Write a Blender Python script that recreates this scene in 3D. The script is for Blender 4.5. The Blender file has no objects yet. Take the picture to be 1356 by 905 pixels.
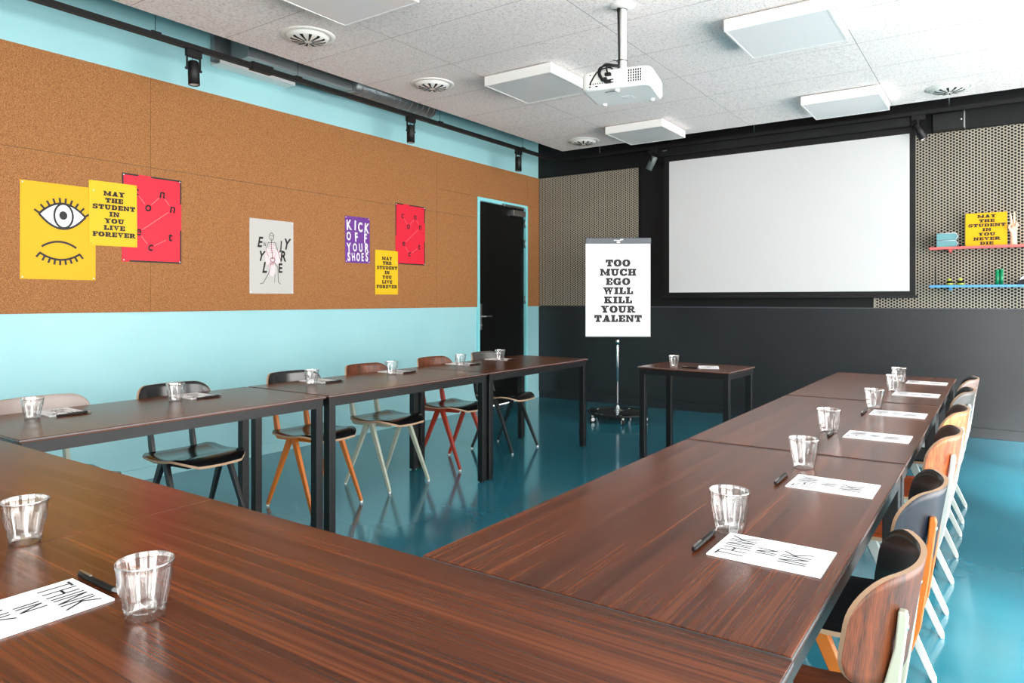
import bpy, bmesh, math, random
from mathutils import Vector, Matrix
R = math.radians
random.seed(7)
sc = bpy.context.scene
col = sc.collection

# ------------------------------------------------------------------ camera, world, sun, exposure
YAW = 0.6072
cd = bpy.data.cameras.new('camera'); cam = bpy.data.objects.new('camera', cd); col.objects.link(cam)
cam.location = (4.9145, -7.6972, 1.2574); cam.rotation_euler = (R(90), 0, YAW)
cd.sensor_width = 36; cd.lens = 36 * 936.0 / 1356; cd.shift_y = -(452.5 - 396.5) / 1356
cd.clip_start = 0.02; sc.camera = cam

world = bpy.data.worlds.new('overcast_sky'); sc.world = world; world.use_nodes = True
bg = world.node_tree.nodes['Background']
bg.inputs[0].default_value = (1.0, 0.965, 0.935, 1); bg.inputs[1].default_value = 6.5

sl = bpy.data.lights.new('sun', 'SUN'); so = bpy.data.objects.new('sun', sl); col.objects.link(so)
sl.energy = 13.0; sl.angle = R(5); sl.color = (1.0, 0.96, 0.9)
_e = R(28)
sun_dir = Vector((-0.64 * math.cos(_e), 0.768 * math.cos(_e), -math.sin(_e)))
so.rotation_euler = sun_dir.to_track_quat('-Z', 'Y').to_euler(); so.location = (12, -14, 9)

vs = sc.view_settings
vs.view_transform = 'Standard'; vs.look = 'None'; vs.gamma = 1.0; vs.use_curve_mapping = False
vs.exposure = 1.15
sc.cycles.use_denoising = True
sc.cycles.transparent_max_bounces = 24; sc.cycles.max_bounces = 12; sc.cycles.diffuse_bounces = 6; sc.cycles.transmission_bounces = 12
sc.cycles.sample_clamp_indirect = 8.0
sc.cycles.caustics_refractive = True; sc.cycles.caustics_reflective = False

# room: left wall x=0, back wall y=0, floor z=0
XR, YF, ZC, ZS = 8.0, -10.6, 3.0326, 3.42
WINS = [('x', -6.3, -0.3), ('x', -10.4, -7.6)]      # openings in the right wall (y from, y to)
WZ0, WZ1 = 0.06, 2.80
FW0, FW1 = 4.6, 7.4                                     # opening in the wall behind the camera (x from, x to)
for ax, a, b in WINS:
    pl = bpy.data.lights.new('window_portal', 'AREA'); po = bpy.data.objects.new('window_portal', pl); col.objects.link(po)
    pl.shape = 'RECTANGLE'; pl.size = WZ1 - WZ0; pl.size_y = b - a; pl.cycles.is_portal = True
    po.location = (XR + 0.13, (a + b) / 2, (WZ0 + WZ1) / 2)
    po.rotation_euler = Vector((-1, 0, 0)).to_track_quat('-Z', 'Y').to_euler()
pl = bpy.data.lights.new('window_portal', 'AREA'); po = bpy.data.objects.new('window_portal', pl); col.objects.link(po)
pl.shape = 'RECTANGLE'; pl.size = FW1 - FW0; pl.size_y = WZ1 - WZ0; pl.cycles.is_portal = True
po.location = ((FW0 + FW1) / 2, YF - 0.13, (WZ0 + WZ1) / 2); po.rotation_euler = (R(90), 0, 0)

# ------------------------------------------------------------------ helpers
def s2l(c):
    c = c / 255.0
    return c / 12.92 if c <= 0.04045 else ((c + 0.055) / 1.055) ** 2.4
def rgb(r, g, b): return (s2l(r), s2l(g), s2l(b), 1)

def mat(name, color, rough=0.5, metal=0.0, spec=0.5, coat=0.0):
    m = bpy.data.materials.new(name); m.use_nodes = True
    b = m.node_tree.nodes['Principled BSDF']
    b.inputs['Base Color'].default_value = color; b.inputs['Roughness'].default_value = rough
    b.inputs['Metallic'].default_value = metal; b.inputs['Specular IOR Level'].default_value = spec
    b.inputs['Coat Weight'].default_value = coat; b.inputs['Coat Roughness'].default_value = 0.12
    return m
def N(m, t): return m.node_tree.nodes.new(t)
def L(m, a, b): m.node_tree.links.new(a, b)
def ramp(m, fac, stops):
    r = N(m, 'ShaderNodeValToRGB'); e = r.color_ramp.elements
    while len(e) < len(stops): e.new(0.5)
    for q, (p, c) in zip(e, stops): q.position = p; q.color = c
    L(m, fac, r.inputs[0]); return r
def noise_mat(name, stops, scale, detail=4, rough=0.6, bump=0.0, coords='Object', stretch=(1, 1, 1), spec=0.5, bscale=None, rand=False, nrough=0.5, coat=0.0, bdist=0.01):
    m = mat(name, (1, 1, 1, 1), rough, spec=spec, coat=coat); b = m.node_tree.nodes['Principled BSDF']
    tc = N(m, 'ShaderNodeTexCoord'); mp = N(m, 'ShaderNodeMapping'); mp.inputs['Scale'].default_value = stretch
    src = tc.outputs[coords]
    if rand:
        oi = N(m, 'ShaderNodeObjectInfo'); mu = N(m, 'ShaderNodeMath'); mu.operation = 'MULTIPLY'; mu.inputs[1].default_value = 37.0
        L(m, oi.outputs['Random'], mu.inputs[0]); va = N(m, 'ShaderNodeVectorMath'); va.operation = 'ADD'
        L(m, src, va.inputs[0]); L(m, mu.outputs[0], va.inputs[1]); src = va.outputs[0]
    L(m, src, mp.inputs['Vector'])
    n = N(m, 'ShaderNodeTexNoise'); n.inputs['Scale'].default_value = scale; n.inputs['Detail'].default_value = detail
    n.inputs['Roughness'].default_value = nrough
    L(m, mp.outputs[0], n.inputs['Vector'])
    r = ramp(m, n.outputs[0], stops); L(m, r.outputs[0], b.inputs['Base Color'])
    if bump:
        n2 = n
        if bscale:
            n2 = N(m, 'ShaderNodeTexNoise'); n2.inputs['Scale'].default_value = bscale; n2.inputs['Detail'].default_value = 3
            L(m, mp.outputs[0], n2.inputs['Vector'])
        bp = N(m, 'ShaderNodeBump'); bp.inputs['Strength'].default_value = bump; bp.inputs['Distance'].default_value = bdist
        L(m, n2.outputs[0], bp.inputs['Height']); L(m, bp.outputs[0], b.inputs['Normal'])
    return m
def wood(name, dark, mid, light, rough=0.32, freq=1.0, coat=0.0, spec=0.5, axis='x', lo=0.36, hi=0.66):
    """long grain along the given local axis"""
    m = mat(name, mid, rough, coat=coat, spec=spec); b = m.node_tree.nodes['Principled BSDF']
    tc = N(m, 'ShaderNodeTexCoord'); oi = N(m, 'ShaderNodeObjectInfo'); mu = N(m, 'ShaderNodeMath'); mu.operation = 'MULTIPLY'; mu.inputs[1].default_value = 23.0
    L(m, oi.outputs['Random'], mu.inputs[0]); va = N(m, 'ShaderNodeVectorMath'); va.operation = 'ADD'
    L(m, tc.outputs['Object'], va.inputs[0]); L(m, mu.outputs[0], va.inputs[1])
    def nz(sx, sy, sz, scale, det, ro=0.55, dist=0.0):
        mp = N(m, 'ShaderNodeMapping'); mp.inputs['Scale'].default_value = (sx, sy, sz) if axis == 'x' else (sy, sz, sx); L(m, va.outputs[0], mp.inputs[0])
        n = N(m, 'ShaderNodeTexNoise'); n.inputs['Scale'].default_value = scale; n.inputs['Detail'].default_value = det
        n.inputs['Roughness'].default_value = ro; n.inputs['Distortion'].default_value = dist
        L(m, mp.outputs[0], n.inputs['Vector']); return n
    n1 = nz(0.35, 13 * freq, 13 * freq, 1.6, 4, 0.55, 0.15)
    n2 = nz(0.6, 75 * freq, 75 * freq, 1.6, 3, 0.6)
    mx = N(m, 'ShaderNodeMix'); mx.data_type = 'FLOAT'; mx.inputs[0].default_value = 0.48
    L(m, n1.outputs[0], mx.inputs[2]); L(m, n2.outputs[0], mx.inputs[3])
    r = ramp(m, mx.outputs[0], [(lo, dark), (0.5, mid), (hi, light)])
    L(m, r.outputs[0], b.inputs['Base Color'])
    bp = N(m, 'ShaderNodeBump'); bp.inputs['Strength'].default_value = 0.06; bp.inputs['Distance'].default_value = 0.001
    L(m, n2.outputs[0], bp.inputs['Height']); L(m, bp.outputs[0], b.inputs['Normal'])
    return m

def box(bm, x0, x1, y0, y1, z0, z1, mi=0, M=None):
    vs_ = [bm.verts.new((x, y, z)) for z in (z0, z1) for y in (y0, y1) for x in (x0, x1)]
    if M is not None:
        for v in vs_: v.co = M @ v.co
    fs = []
    for q in ((0, 2, 3, 1), (4, 5, 7, 6), (0, 1, 5, 4), (2, 6, 7, 3), (0, 4, 6, 2), (1, 3, 7, 5)):
        f = bm.faces.new([vs_[i] for i in q]); f.material_index = mi; fs.append(f)
    return fs
def bar(bm, a, b, w0, w1, d0=None, d1=None, side=(0, 1, 0), mi=0):
    """tapered rectangular bar from a to b; w across, d along 'side'"""
    a, b = Vector(a), Vector(b); d0 = d0 or w0; d1 = d1 or w1
    ax = (b - a).normalized(); s = Vector(side); s = (s - ax * s.dot(ax)).normalized(); t = ax.cross(s)
    v = []
    for p, w, d in ((a, w0, d0), (b, w1, d1)):
        for i, j in ((-1, -1), (1, -1), (1, 1), (-1, 1)): v.append(bm.verts.new(p + t * (i * w / 2) + s * (j * d / 2)))
    for q in ((3, 2, 1, 0), (4, 5, 6, 7), (0, 1, 5, 4), (1, 2, 6, 5), (2, 3, 7, 6), (3, 0, 4, 7)):
        bm.faces.new([v[i] for i in q]).material_index = mi
def tube(bm, pts, r, seg=8, mi=0, cap=True, smooth=True):
    pts = [Vector(p) for p in pts]; rs = r if isinstance(r, (list, tuple)) else [r] * len(pts)
    rings = []; prev = None
    for i, p in enumerate(pts):
        d = (pts[min(i + 1, len(pts) - 1)] - pts[max(i - 1, 0)]).normalized()
        if prev is None:
            u = d.orthogonal().normalized()
        else:
            u = (prev - d * prev.dot(d))
            u = u.normalized() if u.length > 1e-6 else d.orthogonal().normalized()
        prev = u; w = d.cross(u)
        rings.append([bm.verts.new(p + (u * math.cos(2 * math.pi * k / seg) + w * math.sin(2 * math.pi * k / seg)) * rs[i]) for k in range(seg)])
    for a, b in zip(rings, rings[1:]):
        for k in range(seg):
            f = bm.faces.new((a[k], a[(k + 1) % seg], b[(k + 1) % seg], b[k])); f.material_index = mi; f.smooth = smooth
    if cap:
        bm.faces.new(rings[0][::-1]).material_index = mi; bm.faces.new(rings[-1]).material_index = mi
def lathe(bm, prof, seg=32, mi=0, M=None, smooth=True, close=False):
    rings = []
    for r, z in prof:
        if r < 1e-6: rings.append([bm.verts.new((0, 0, z))])
        else: rings.append([bm.verts.new((r * math.cos(2 * math.pi * k / seg), r * math.sin(2 * math.pi * k / seg), z)) for k in range(seg)])
    if M is not None:
        for rg in rings:
            for v in rg: v.co = M @ v.co
    prs = list(zip(rings, rings[1:]))
    if close: prs.append((rings[-1], rings[0]))
    for a, b in prs:
        for k in range(seg):
            k2 = (k + 1) % seg
            q = [a[k % len(a)], a[k2 % len(a)], b[k2 % len(b)], b[k % len(b)]]
            q = list(dict.fromkeys(q))
            if len(q) > 2:
                f = bm.faces.new(q); f.smooth = smooth; f.material_index = mi
def prism(bm, poly, d0, d1, axis='y', mi=0, M=None):
    """polygon in the plane across 'axis' extruded from d0 to d1"""
    def P(a, b, d): return {'y': (a, d, b), 'x': (d, a, b), 'z': (a, b, d)}[axis]
    v0 = [bm.verts.new(P(a, b, d0)) for a, b in poly]; v1 = [bm.verts.new(P(a, b, d1)) for a, b in poly]
    if M is not None:
        for v in v0 + v1: v.co = M @ v.co
    n = len(poly)
    bm.faces.new(v0[::-1]).material_index = mi; bm.faces.new(v1).material_index = mi
    for i in range(n): bm.faces.new((v0[i], v0[(i + 1) % n], v1[(i + 1) % n], v1[i])).material_index = mi
def mesh(name, bm, mats, bevel=0.0, smooth=False):
    bmesh.ops.recalc_face_normals(bm, faces=bm.faces)
    if bevel:
        es = [e for e in bm.edges if len(e.link_faces) == 2 and e.calc_face_angle(0) > 0.6]
        bmesh.ops.bevel(bm, geom=es, offset=bevel, segments=2, affect='EDGES', profile=0.5, clamp_overlap=True)
    me = bpy.data.meshes.new(name); bm.to_mesh(me); bm.free()
    for m in (mats if isinstance(mats, (list, tuple)) else [mats]): me.materials.append(m)
    if smooth:
        for p in me.polygons: p.use_smooth = True
    return me
def link(name, me, parent=None, loc=(0, 0, 0), rot=(0, 0, 0)):
    o = bpy.data.objects.new(name, me); col.objects.link(o); o.location = loc; o.rotation_euler = rot
    if parent is not None: o.parent = parent
    return o
def part(name, bm, mats, parent=None, loc=(0, 0, 0), rot=(0, 0, 0), bevel=0.0, smooth=False):
    return link(name, mesh(name, bm, mats, bevel, smooth), parent, loc, rot)
def B(*a, **k):
    bm = bmesh.new(); box(bm, *a, **k); return bm
def thing(name, label, cat, loc=(0, 0, 0), rot=(0, 0, 0), group=None):
    o = link(name, None, None, loc, rot); return tag(o, label, cat, group)
def tag(o, label, cat, group=None):
    o['label'] = label; o['category'] = cat
    if group: o['group'] = group
    return o
def struct(o, label=None):
    o['kind'] = 'structure'
    if label: o['label'] = label
    return o

# lettering: glyph outlines become flat meshes; done first while the scene is still light
def text_bm(lines, thick=0.0004):
    """lines: (string, centre_x, base_y, size, x_scale, bold, spacing[, shear]) -> one flat mesh in the XY plane"""
    bm = bmesh.new()
    for ln in lines:
        s, cx, cy, size, xs, bold, sp = ln[:7]
        cu = bpy.data.curves.new('t', 'FONT'); cu.body = s; cu.size = size; cu.align_x = 'CENTER'
        cu.space_character = sp; cu.offset = bold * size; cu.resolution_u = 3; cu.fill_mode = 'FRONT'
        if len(ln) > 7: cu.shear = ln[7]
        o = bpy.data.objects.new('t', cu); col.objects.link(o)
        dg = bpy.context.evaluated_depsgraph_get(); me = bpy.data.meshes.new_from_object(o.evaluated_get(dg))
        rz = ln[8] if len(ln) > 8 else 0.0
        me.transform(Matrix.Translation((cx, cy, 0)) @ Matrix.Rotation(rz, 4, 'Z') @ Matrix.Diagonal((xs, 1, 1, 1)))
        bm.from_mesh(me); bpy.data.meshes.remove(me); bpy.data.objects.remove(o); bpy.data.curves.remove(cu)
    return bm
def lift(bm, h=0.0004):
    """give flat lettering a hair of thickness"""
    bmesh.ops.remove_doubles(bm, verts=bm.verts, dist=1e-7)
    r = bmesh.ops.extrude_face_region(bm, geom=list(bm.faces))
    for v in r['geom']:
        if isinstance(v, bmesh.types.BMVert): v.co.z += h
    return bm
def ribbon(bm, pts, w, z=0.0, mi=0):
    """flat pen stroke in XY"""
    pts = [Vector((p[0], p[1])) for p in pts]; ring = []
    for i, p in enumerate(pts):
        d = (pts[min(i + 1, len(pts) - 1)] - pts[max(i - 1, 0)]).normalized(); n = Vector((-d.y, d.x)) * w / 2
        ring.append((bm.verts.new((p.x + n.x, p.y + n.y, z)), bm.verts.new((p.x - n.x, p.y - n.y, z))))
    for a, b in zip(ring, ring[1:]): bm.faces.new((a[0], a[1], b[1], b[0])).material_index = mi
def arc(cx, cy, rx, ry, a0, a1, n=20):
    return [(cx + rx * math.cos(R(a0 + (a1 - a0) * i / n)), cy + ry * math.sin(R(a0 + (a1 - a0) * i / n))) for i in range(n + 1)]
def disc(bm, cx, cy, rx, ry, z=0.0, mi=0, n=24):
    bm.faces.new([bm.verts.new((cx + rx * math.cos(2 * math.pi * k / n), cy + ry * math.sin(2 * math.pi * k / n), z)) for k in range(n)]).material_index = mi

def stack_lines(words, size, pitch, xs, bold, sp, cy=0.0):
    n = len(words); cap = 0.73 * size
    return [(w, 0, cy + (n - 1) / 2 * pitch - i * pitch - cap / 2, size, xs, bold, sp) for i, w in enumerate(words)]
def slab(ch):
    """wide slab serif capitals: list of polygons on a unit cap height, and the advance"""
    P = []
    def r(x0, x1, y0, y1): P.append([(x0, y0), (x1, y0), (x1, y1), (x0, y1)])
    def p(*q): P.append(list(q))
    def ring(cx, cy, ox, oy, ix, iy, a0, a1, n=14):
        for k in range(n):
            a, b = R(a0 + (a1 - a0) * k / n), R(a0 + (a1 - a0) * (k + 1) / n)
            P.append([(cx + ox * math.cos(a), cy + oy * math.sin(a)), (cx + ox * math.cos(b), cy + oy * math.sin(b)), (cx + ix * math.cos(b), cy + iy * math.sin(b)), (cx + ix * math.cos(a), cy + iy * math.sin(a))])
    s = 0.19
    if ch == 'I': r(.12, .42, 0, 1); r(0, .54, 0, s); r(0, .54, 1 - s, 1); return P, .54
    if ch == 'L': r(.1, .4, 0, 1); r(0, .86, 0, s); r(0, .5, 1 - s, 1); r(.66, .86, s, .42); return P, .86
    if ch == 'T': r(0, .94, .8, 1); r(0, .17, .58, .8); r(.77, .94, .58, .8); r(.32, .62, 0, .8); r(.18, .76, 0, s); return P, .94
    if ch in 'EF':
        r(.1, .4, 0, 1); r(0, .86, 1 - s, 1); r(.4, .62, .42, .58); r(.68, .86, .6, 1 - s)
        if ch == 'E': r(0, .86, 0, s); r(.68, .86, s, .4); return P, .86
        r(0, .55, 0, s); return P, .84
    if ch == 'H':
        r(.1, .38, 0, 1); r(.7, .98, 0, 1); r(.38, .7, .42, .6)
        for a in (0, .6): r(a, a + .48, 0, s); r(a, a + .48, 1 - s, 1)
        return P, 1.08
    if ch == 'N': r(.1, .28, 0, 1); r(.8, .98, 0, 1); p((.1, 1), (.44, 1), (.98, 0), (.66, 0)); r(0, .3, 1 - s, 1); r(0, .42, 0, s); r(.66, 1.08, 1 - s, 1); return P, 1.08
    if ch == 'M': r(.1, .28, 0, 1); r(.96, 1.26, 0, 1); p((.1, 1), (.44, 1), (.74, .4), (.6, .1)); p((.6, .1), (.74, .4), (1.02, 1), (1.26, 1), (.76, .1)); r(0, .42, 0, s); r(.84, 1.36, 0, s); r(0, .3, 1 - s, 1); r(1.0, 1.36, 1 - s, 1); return P, 1.36
    if ch == 'A': p((.1, 0), (.3, 0), (.6, 1), (.4, 1)); p((.66, 0), (1.0, 0), (.72, 1), (.38, 1)); r(.26, .76, .24, .4); r(0, .42, 0, .17); r(.56, 1.1, 0, .17); return P, 1.1
    if ch == 'V': p((.06, 1), (.4, 1), (.64, 0), (.44, 0)); p((.76, 1), (.96, 1), (.62, 0), (.46, 0)); r(0, .48, .83, 1); r(.62, 1.06, .83, 1); return P, 1.06
    if ch == 'Y': r(.38, .68, 0, .45); p((.06, 1), (.4, 1), (.68, .4), (.38, .4)); p((.76, 1), (.96, 1), (.66, .42), (.44, .42)); r(0, .48, .83, 1); r(.62, 1.06, .83, 1); r(.24, .82, 0, s); return P, 1.06
    if ch == 'W': p((.06, 1), (.38, 1), (.56, 0), (.36, 0)); p((.36, 0), (.56, 0), (.76, 1), (.62, 1)); p((.58, 1), (.88, 1), (1.06, 0), (.86, 0)); p((.86, 0), (1.06, 0), (1.3, 1), (1.14, 1)); r(0, .46, .83, 1); r(.52, .94, .83, 1); r(1.0, 1.42, .83, 1); return P, 1.42
    if ch == 'K': r(.1, .4, 0, 1); p((.4, .3), (.4, .54), (.7, .9), (.92, .9)); p((.48, .52), (.68, .7), (1.04, .1), (.7, .1)); r(0, .52, 0, s); r(0, .52, 1 - s, 1); r(.6, 1.04, 1 - s, 1); r(.62, 1.12, 0, s); return P, 1.12
    if ch == 'R': r(.1, .4, 0, 1); r(0, .6, 1 - s, 1); r(.4, .6, .4, .57); ring(.6, .7, .34, .3, .06, .12, -90, 90); p((.46, .46), (.74, .46), (1.02, .1), (.74, .1)); r(0, .52, 0, s); r(.72, 1.1, 0, s); return P, 1.08
    if ch == 'D': r(.1, .4, 0, 1); r(0, .55, 1 - s, 1); r(0, .55, 0, s); ring(.55, .5, .46, .5, .16, .31, -90, 90); return P, 1.02
    if ch == 'O': ring(.53, .5, .53, .53, .21, .33, 0, 360, 28); return P, 1.06
    if ch in 'CG':
        ring(.53, .5, .53, .53, .21, .33, 42, 318, 22); r(.78, .96, .62, 1)
        if ch == 'C': r(.82, .98, .1, .34); return P, 1.0
        r(.6, 1.1, .36, .52); r(.72, .98, .0, .4); return P, 1.1
    if ch == 'U': r(.1, .4, .4, 1); r(.76, .94, .4, 1); ring(.52, .42, .42, .45, .12, .24, 180, 270, 8); ring(.52, .42, .42, .45, .24, .24, 270, 360, 8); r(0, .52, 1 - s, 1); r(.62, 1.08, 1 - s, 1); return P, 1.08
    if ch == 'S': ring(.44, .71, .4, .3, .14, .12, 30, 250, 12); ring(.46, .28, .42, .31, .14, .12, 90, -150, 14); p((.2, .5), (.3, .62), (.7, .5), (.6, .38)); r(.66, .84, .66, 1); r(.02, .2, 0, .36); return P, .9
    return P, .4
def slab_mesh(words, cap, pitch, xs=1.0, gap=.16):
    bm = bmesh.new(); n = len(words)
    for i, w in enumerate(words):
        G = [slab(c) for c in w]; tot = sum(g[1] for g in G) + gap * (len(G) - 1); x = -tot / 2; y = ((n - 1) / 2 - i) * pitch - cap / 2
        for P, adv in G:
            for q in P:
                mx_, my_ = sum(v[0] for v in q) / len(q), sum(v[1] for v in q) / len(q); e = 0.05
                q = [(v[0] + e * (1 if v[0] > mx_ else -1), v[1] + 0.5 * e * (1 if v[1] > my_ else -1)) for v in q]
                bm.faces.new([bm.verts.new(((x + a) * cap * xs, y + b * cap, 0.0003)) for a, b in q])
            x += adv + gap
    for f in bm.faces:
        f.normal_update()
        if f.normal.z < 0: f.normal_flip()
    me = bpy.data.meshes.new('lettering'); bm.to_mesh(me); bm.free(); return me
FOREVER = 'MAY THE STUDENT IN YOU LIVE FOREVER'.split()
T_forever = slab_mesh(FOREVER, 0.031, 0.0455, 1.14)
T_ego = slab_mesh('TOO MUCH EGO WILL KILL YOUR TALENT'.split(), 0.070, 0.0955, 1.05)
T_die = slab_mesh('MAY THE STUDENT IN YOU NEVER DIE'.split(), 0.0275, 0.0405, 1.28)
T_shoes = mesh('lettering', lift(text_bm([
    ('K', -0.105, 0.085, 0.125, 0.72, 0.035, 1, 0, 0.05), ('I', -0.03, 0.088, 0.12, 0.8, 0.035, 1, 0, -0.04), ('C', 0.035, 0.075, 0.12, 0.66, 0.035, 1, 0, 0.04), ('K', 0.108, 0.07, 0.125, 0.68, 0.035, 1, 0, -0.08),
    ('O', -0.108, -0.01, 0.105, 0.62, 0.035, 1), ('F', -0.015, -0.018, 0.115, 0.68, 0.035, 1, 0, 0.05), ('F', 0.095, -0.025, 0.12, 0.62, 0.035, 1, 0, -0.03),
    ('Y', -0.105, -0.115, 0.11, 0.66, 0.035, 1, 0, 0.06), ('O', -0.035, -0.108, 0.1, 0.62, 0.035, 1), ('U', 0.04, -0.11, 0.105, 0.6, 0.035, 1, 0, 0.08), ('R', 0.11, -0.112, 0.115, 0.68, 0.035, 1),
    ('S', -0.108, -0.2, 0.11, 0.66, 0.035, 1), ('H', -0.05, -0.196, 0.1, 0.55, 0.03, 1, 0, 0.1), ('O', 0.005, -0.198, 0.105, 0.52, 0.035, 1), ('E', 0.06, -0.196, 0.105, 0.6, 0.03, 1), ('S', 0.113, -0.196, 0.115, 0.62, 0.035, 1)])), [])
def connect_letters():
    W, H = 0.42, 0.60
    P = [('c', -0.28, 0.30), ('o', -0.08, 0.13), ('n', 0.16, 0.30), ('n', 0.34, 0.14), ('e', -0.24, -0.16), ('c', -0.04, -0.33), ('t', 0.30, -0.20)]
    bm = text_bm([(c, x * W, y * H - 0.02, 0.09, 0.95, 0.02, 1, 0.12) for c, x, y in P])
    bm = lift(bm); n0 = len(bm.faces)
    q = [(x * W, y * H) for _, x, y in P]
    for a, b in zip(q, q[1:]):
        a, b = Vector(a), Vector(b); d = (b - a).normalized()
        ribbon(bm, [a + d * 0.033, b - d * 0.033], 0.0026, 0.0003, 1)
    return mesh('lettering', bm, [])
T_connect = connect_letters()
def think_letters():
    bm = bmesh.new()
    G = {'T': [((0, 1.02), (1, 0.98)), ((.5, 1), (.46, 0))], 'H': [((.1, 1.03), (.08, 0)), ((.85, .98), (.88, -.03)), ((.05, .55), (.92, .52))], 'I': [((.5, 1), (.5, 0))],
         'N': [((.1, 0), (.12, 1)), ((.12, 1), (.86, 0)), ((.86, 0), (.88, 1.04))], 'K': [((.1, 1), (.12, -.02)), ((.95, 1.02), (.1, .46)), ((.28, .58), (1.0, -.03))], '.': [((.3, 0), (.45, .03))]}
    for word, y, h, cw in (('THINK', 0.040, 0.052, 0.029), ('IN', -0.010, 0.038, 0.028), ('INK.', -0.072, 0.052, 0.031)):
        adv = [cw * (0.45 if c in 'I.' else 1) for c in word]; x = -sum(adv) / 2
        for c, a in zip(word, adv):
            for p, q in G[c]: ribbon(bm, [(x + p[0] * a * 0.84, y + p[1] * h), (x + q[0] * a * 0.84, y + q[1] * h)], 0.0042, 0.0002)
            x += a
    for k in range(3): ribbon(bm, [(0.004 * math.cos(R(60 * k)), -0.085 + 0.004 * math.sin(R(60 * k))), (-0.004 * math.cos(R(60 * k)), -0.085 - 0.004 * math.sin(R(60 * k)))], 0.0006, 0.0002)
    for f in bm.faces:
        f.normal_update()
        if f.normal.z < 0: f.normal_flip()
    me = bpy.data.meshes.new('lettering'); bm.to_mesh(me); bm.free(); return me
T_think = think_letters()
def life_letters():
    L_ = [('E', -0.12, 0.055, 0.115, 0.75, 0.03, 1, 0.25, 0), ('N', -0.072, 0.062, 0.05, 0.6, 0.01, 1, 0.2, 0), ('J', 0.085, 0.045, 0.10, 0.75, 0.028, 1, 0.1, 0), ('Y', 0.135, 0.05, 0.125, 0.75, 0.03, 1, 0.3, 0),
          ('Y', -0.11, -0.055, 0.11, 0.75, 0.028, 1, 0.35, 0), ('R', 0.105, -0.05, 0.12, 0.75, 0.03, 1, 0.1, 0),
          ('L', -0.075, -0.15, 0.12, 0.75, 0.03, 1, 0.3, 0), ('E', 0.08, -0.145, 0.105, 0.75, 0.03, 1, 0.0, 0)]
    return mesh('lettering', lift(text_bm(L_)), [])
T_life = life_letters()

# ------------------------------------------------------------------ materials
M = {}
M['teal_paint'] = noise_mat('light_teal_paint', [(0.35, rgb(150, 202, 207)), (0.65, rgb(157, 207, 212))], 1.2, rough=0.42, bump=0.03, bscale=60)
M['cork'] = noise_mat('cork', [(0.30, rgb(98, 60, 30)), (0.45, rgb(146, 94, 50)), (0.55, rgb(160, 107, 60)), (0.72, rgb(190, 142, 92))], 150, detail=3, rough=0.85, bump=0.25, nrough=0.7, bdist=0.002)
M['floor'] = noise_mat('teal_epoxy_floor', [(0.3, rgb(32, 98, 116)), (0.7, rgb(42, 114, 132))], 1.6, detail=5, rough=0.13, coords='Object', coat=0.3)
M['charcoal'] = noise_mat('charcoal_wall_paint', [(0.3, rgb(25, 28, 31)), (0.7, rgb(30, 33, 37))], 2.0, rough=0.38, bump=0.02, bscale=90)
M['black_wall'] = noise_mat('black_wall_paint', [(0.3, rgb(11, 12, 14)), (0.7, rgb(14, 16, 17))], 3.0, rough=0.55, spec=0.3)
M['white_wall'] = noise_mat('white_wall_paint', [(0.3, rgb(225, 225, 222)), (0.7, rgb(235, 235, 232))], 2.0, rough=0.6)
M['slab'] = mat('concrete_slab', rgb(120, 140, 142), 0.9)
M['tile'] = noise_mat('wood_wool_tile', [(0.30, rgb(172, 162, 158)), (0.44, rgb(236, 227, 224)), (0.58, rgb(251, 243, 240)), (0.8, rgb(255, 249, 246))], 66, detail=5, rough=0.95, bump=0.35, nrough=0.75, rand=True, bdist=0.003)
M['tile_edge'] = mat('tile_gap_shade', rgb(120, 110, 104), 0.95, spec=0.1)  # tile sides coloured dark so the lit gaps look shaded
M['perf'] = noise_mat('birch_ply_panel', [(0.3, rgb(158, 150, 134)), (0.7, rgb(166, 158, 142))], 3, rough=0.6)
M['hole'] = mat('black_backing', rgb(10, 10, 11), 0.9)
M['walnut'] = wood('walnut_laminate', rgb(54, 24, 11), rgb(86, 41, 20), rgb(120, 63, 34), rough=0.26, spec=0.3)
M['black_metal'] = mat('black_powder_coat', rgb(10, 11, 13), 0.42, spec=0.4)
M['edge'] = mat('grey_table_edging', rgb(92, 93, 96), 0.35)
M['black'] = mat('matt_black', rgb(8, 8, 9), 0.5, spec=0.35)
M['black_gloss'] = mat('black_door_paint', rgb(5, 6, 6), 0.3, spec=0.3)
M['chrome'] = mat('chrome', rgb(220, 222, 226), 0.12, 1.0)
M['steel'] = mat('brushed_steel', rgb(176, 176, 176), 0.32, 1.0)
M['galv'] = mat('galvanised_steel', rgb(150, 154, 156), 0.38, 0.7)
M['white_plastic'] = mat('white_plastic', rgb(238, 237, 234), 0.35)
M['lamp_face'] = mat('frosted_lamp_diffuser', rgb(230, 230, 230), 0.22)
M['vent_white'] = mat('white_vent_enamel', rgb(240, 238, 232), 0.3)
M['screen'] = mat('matt_white_screen', rgb(206, 206, 206), 0.9, spec=0.1)
M['paper'] = mat('white_paper', rgb(240, 240, 243), 0.75, spec=0.2)
M['gloss_paper'] = mat('coated_grey_white_poster', rgb(188, 187, 183), 0.2)
M['yellow'] = mat('yellow_poster', rgb(226, 170, 4), 0.5, spec=0.25)
M['yellow2'] = mat('lemon_yellow_poster', rgb(226, 182, 26), 0.5, spec=0.25)
M['red'] = mat('red_poster', rgb(214, 36, 58), 0.5, spec=0.25)
M['purple'] = mat('purple_poster', rgb(104, 48, 140), 0.4)
M['ink'] = mat('black_ink', rgb(22, 20, 20), 0.6)
M['pink'] = mat('pale_pink_ink', rgb(240, 200, 205), 0.6)
M['white_ink'] = mat('white_ink', rgb(246, 244, 246), 0.6)
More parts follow.
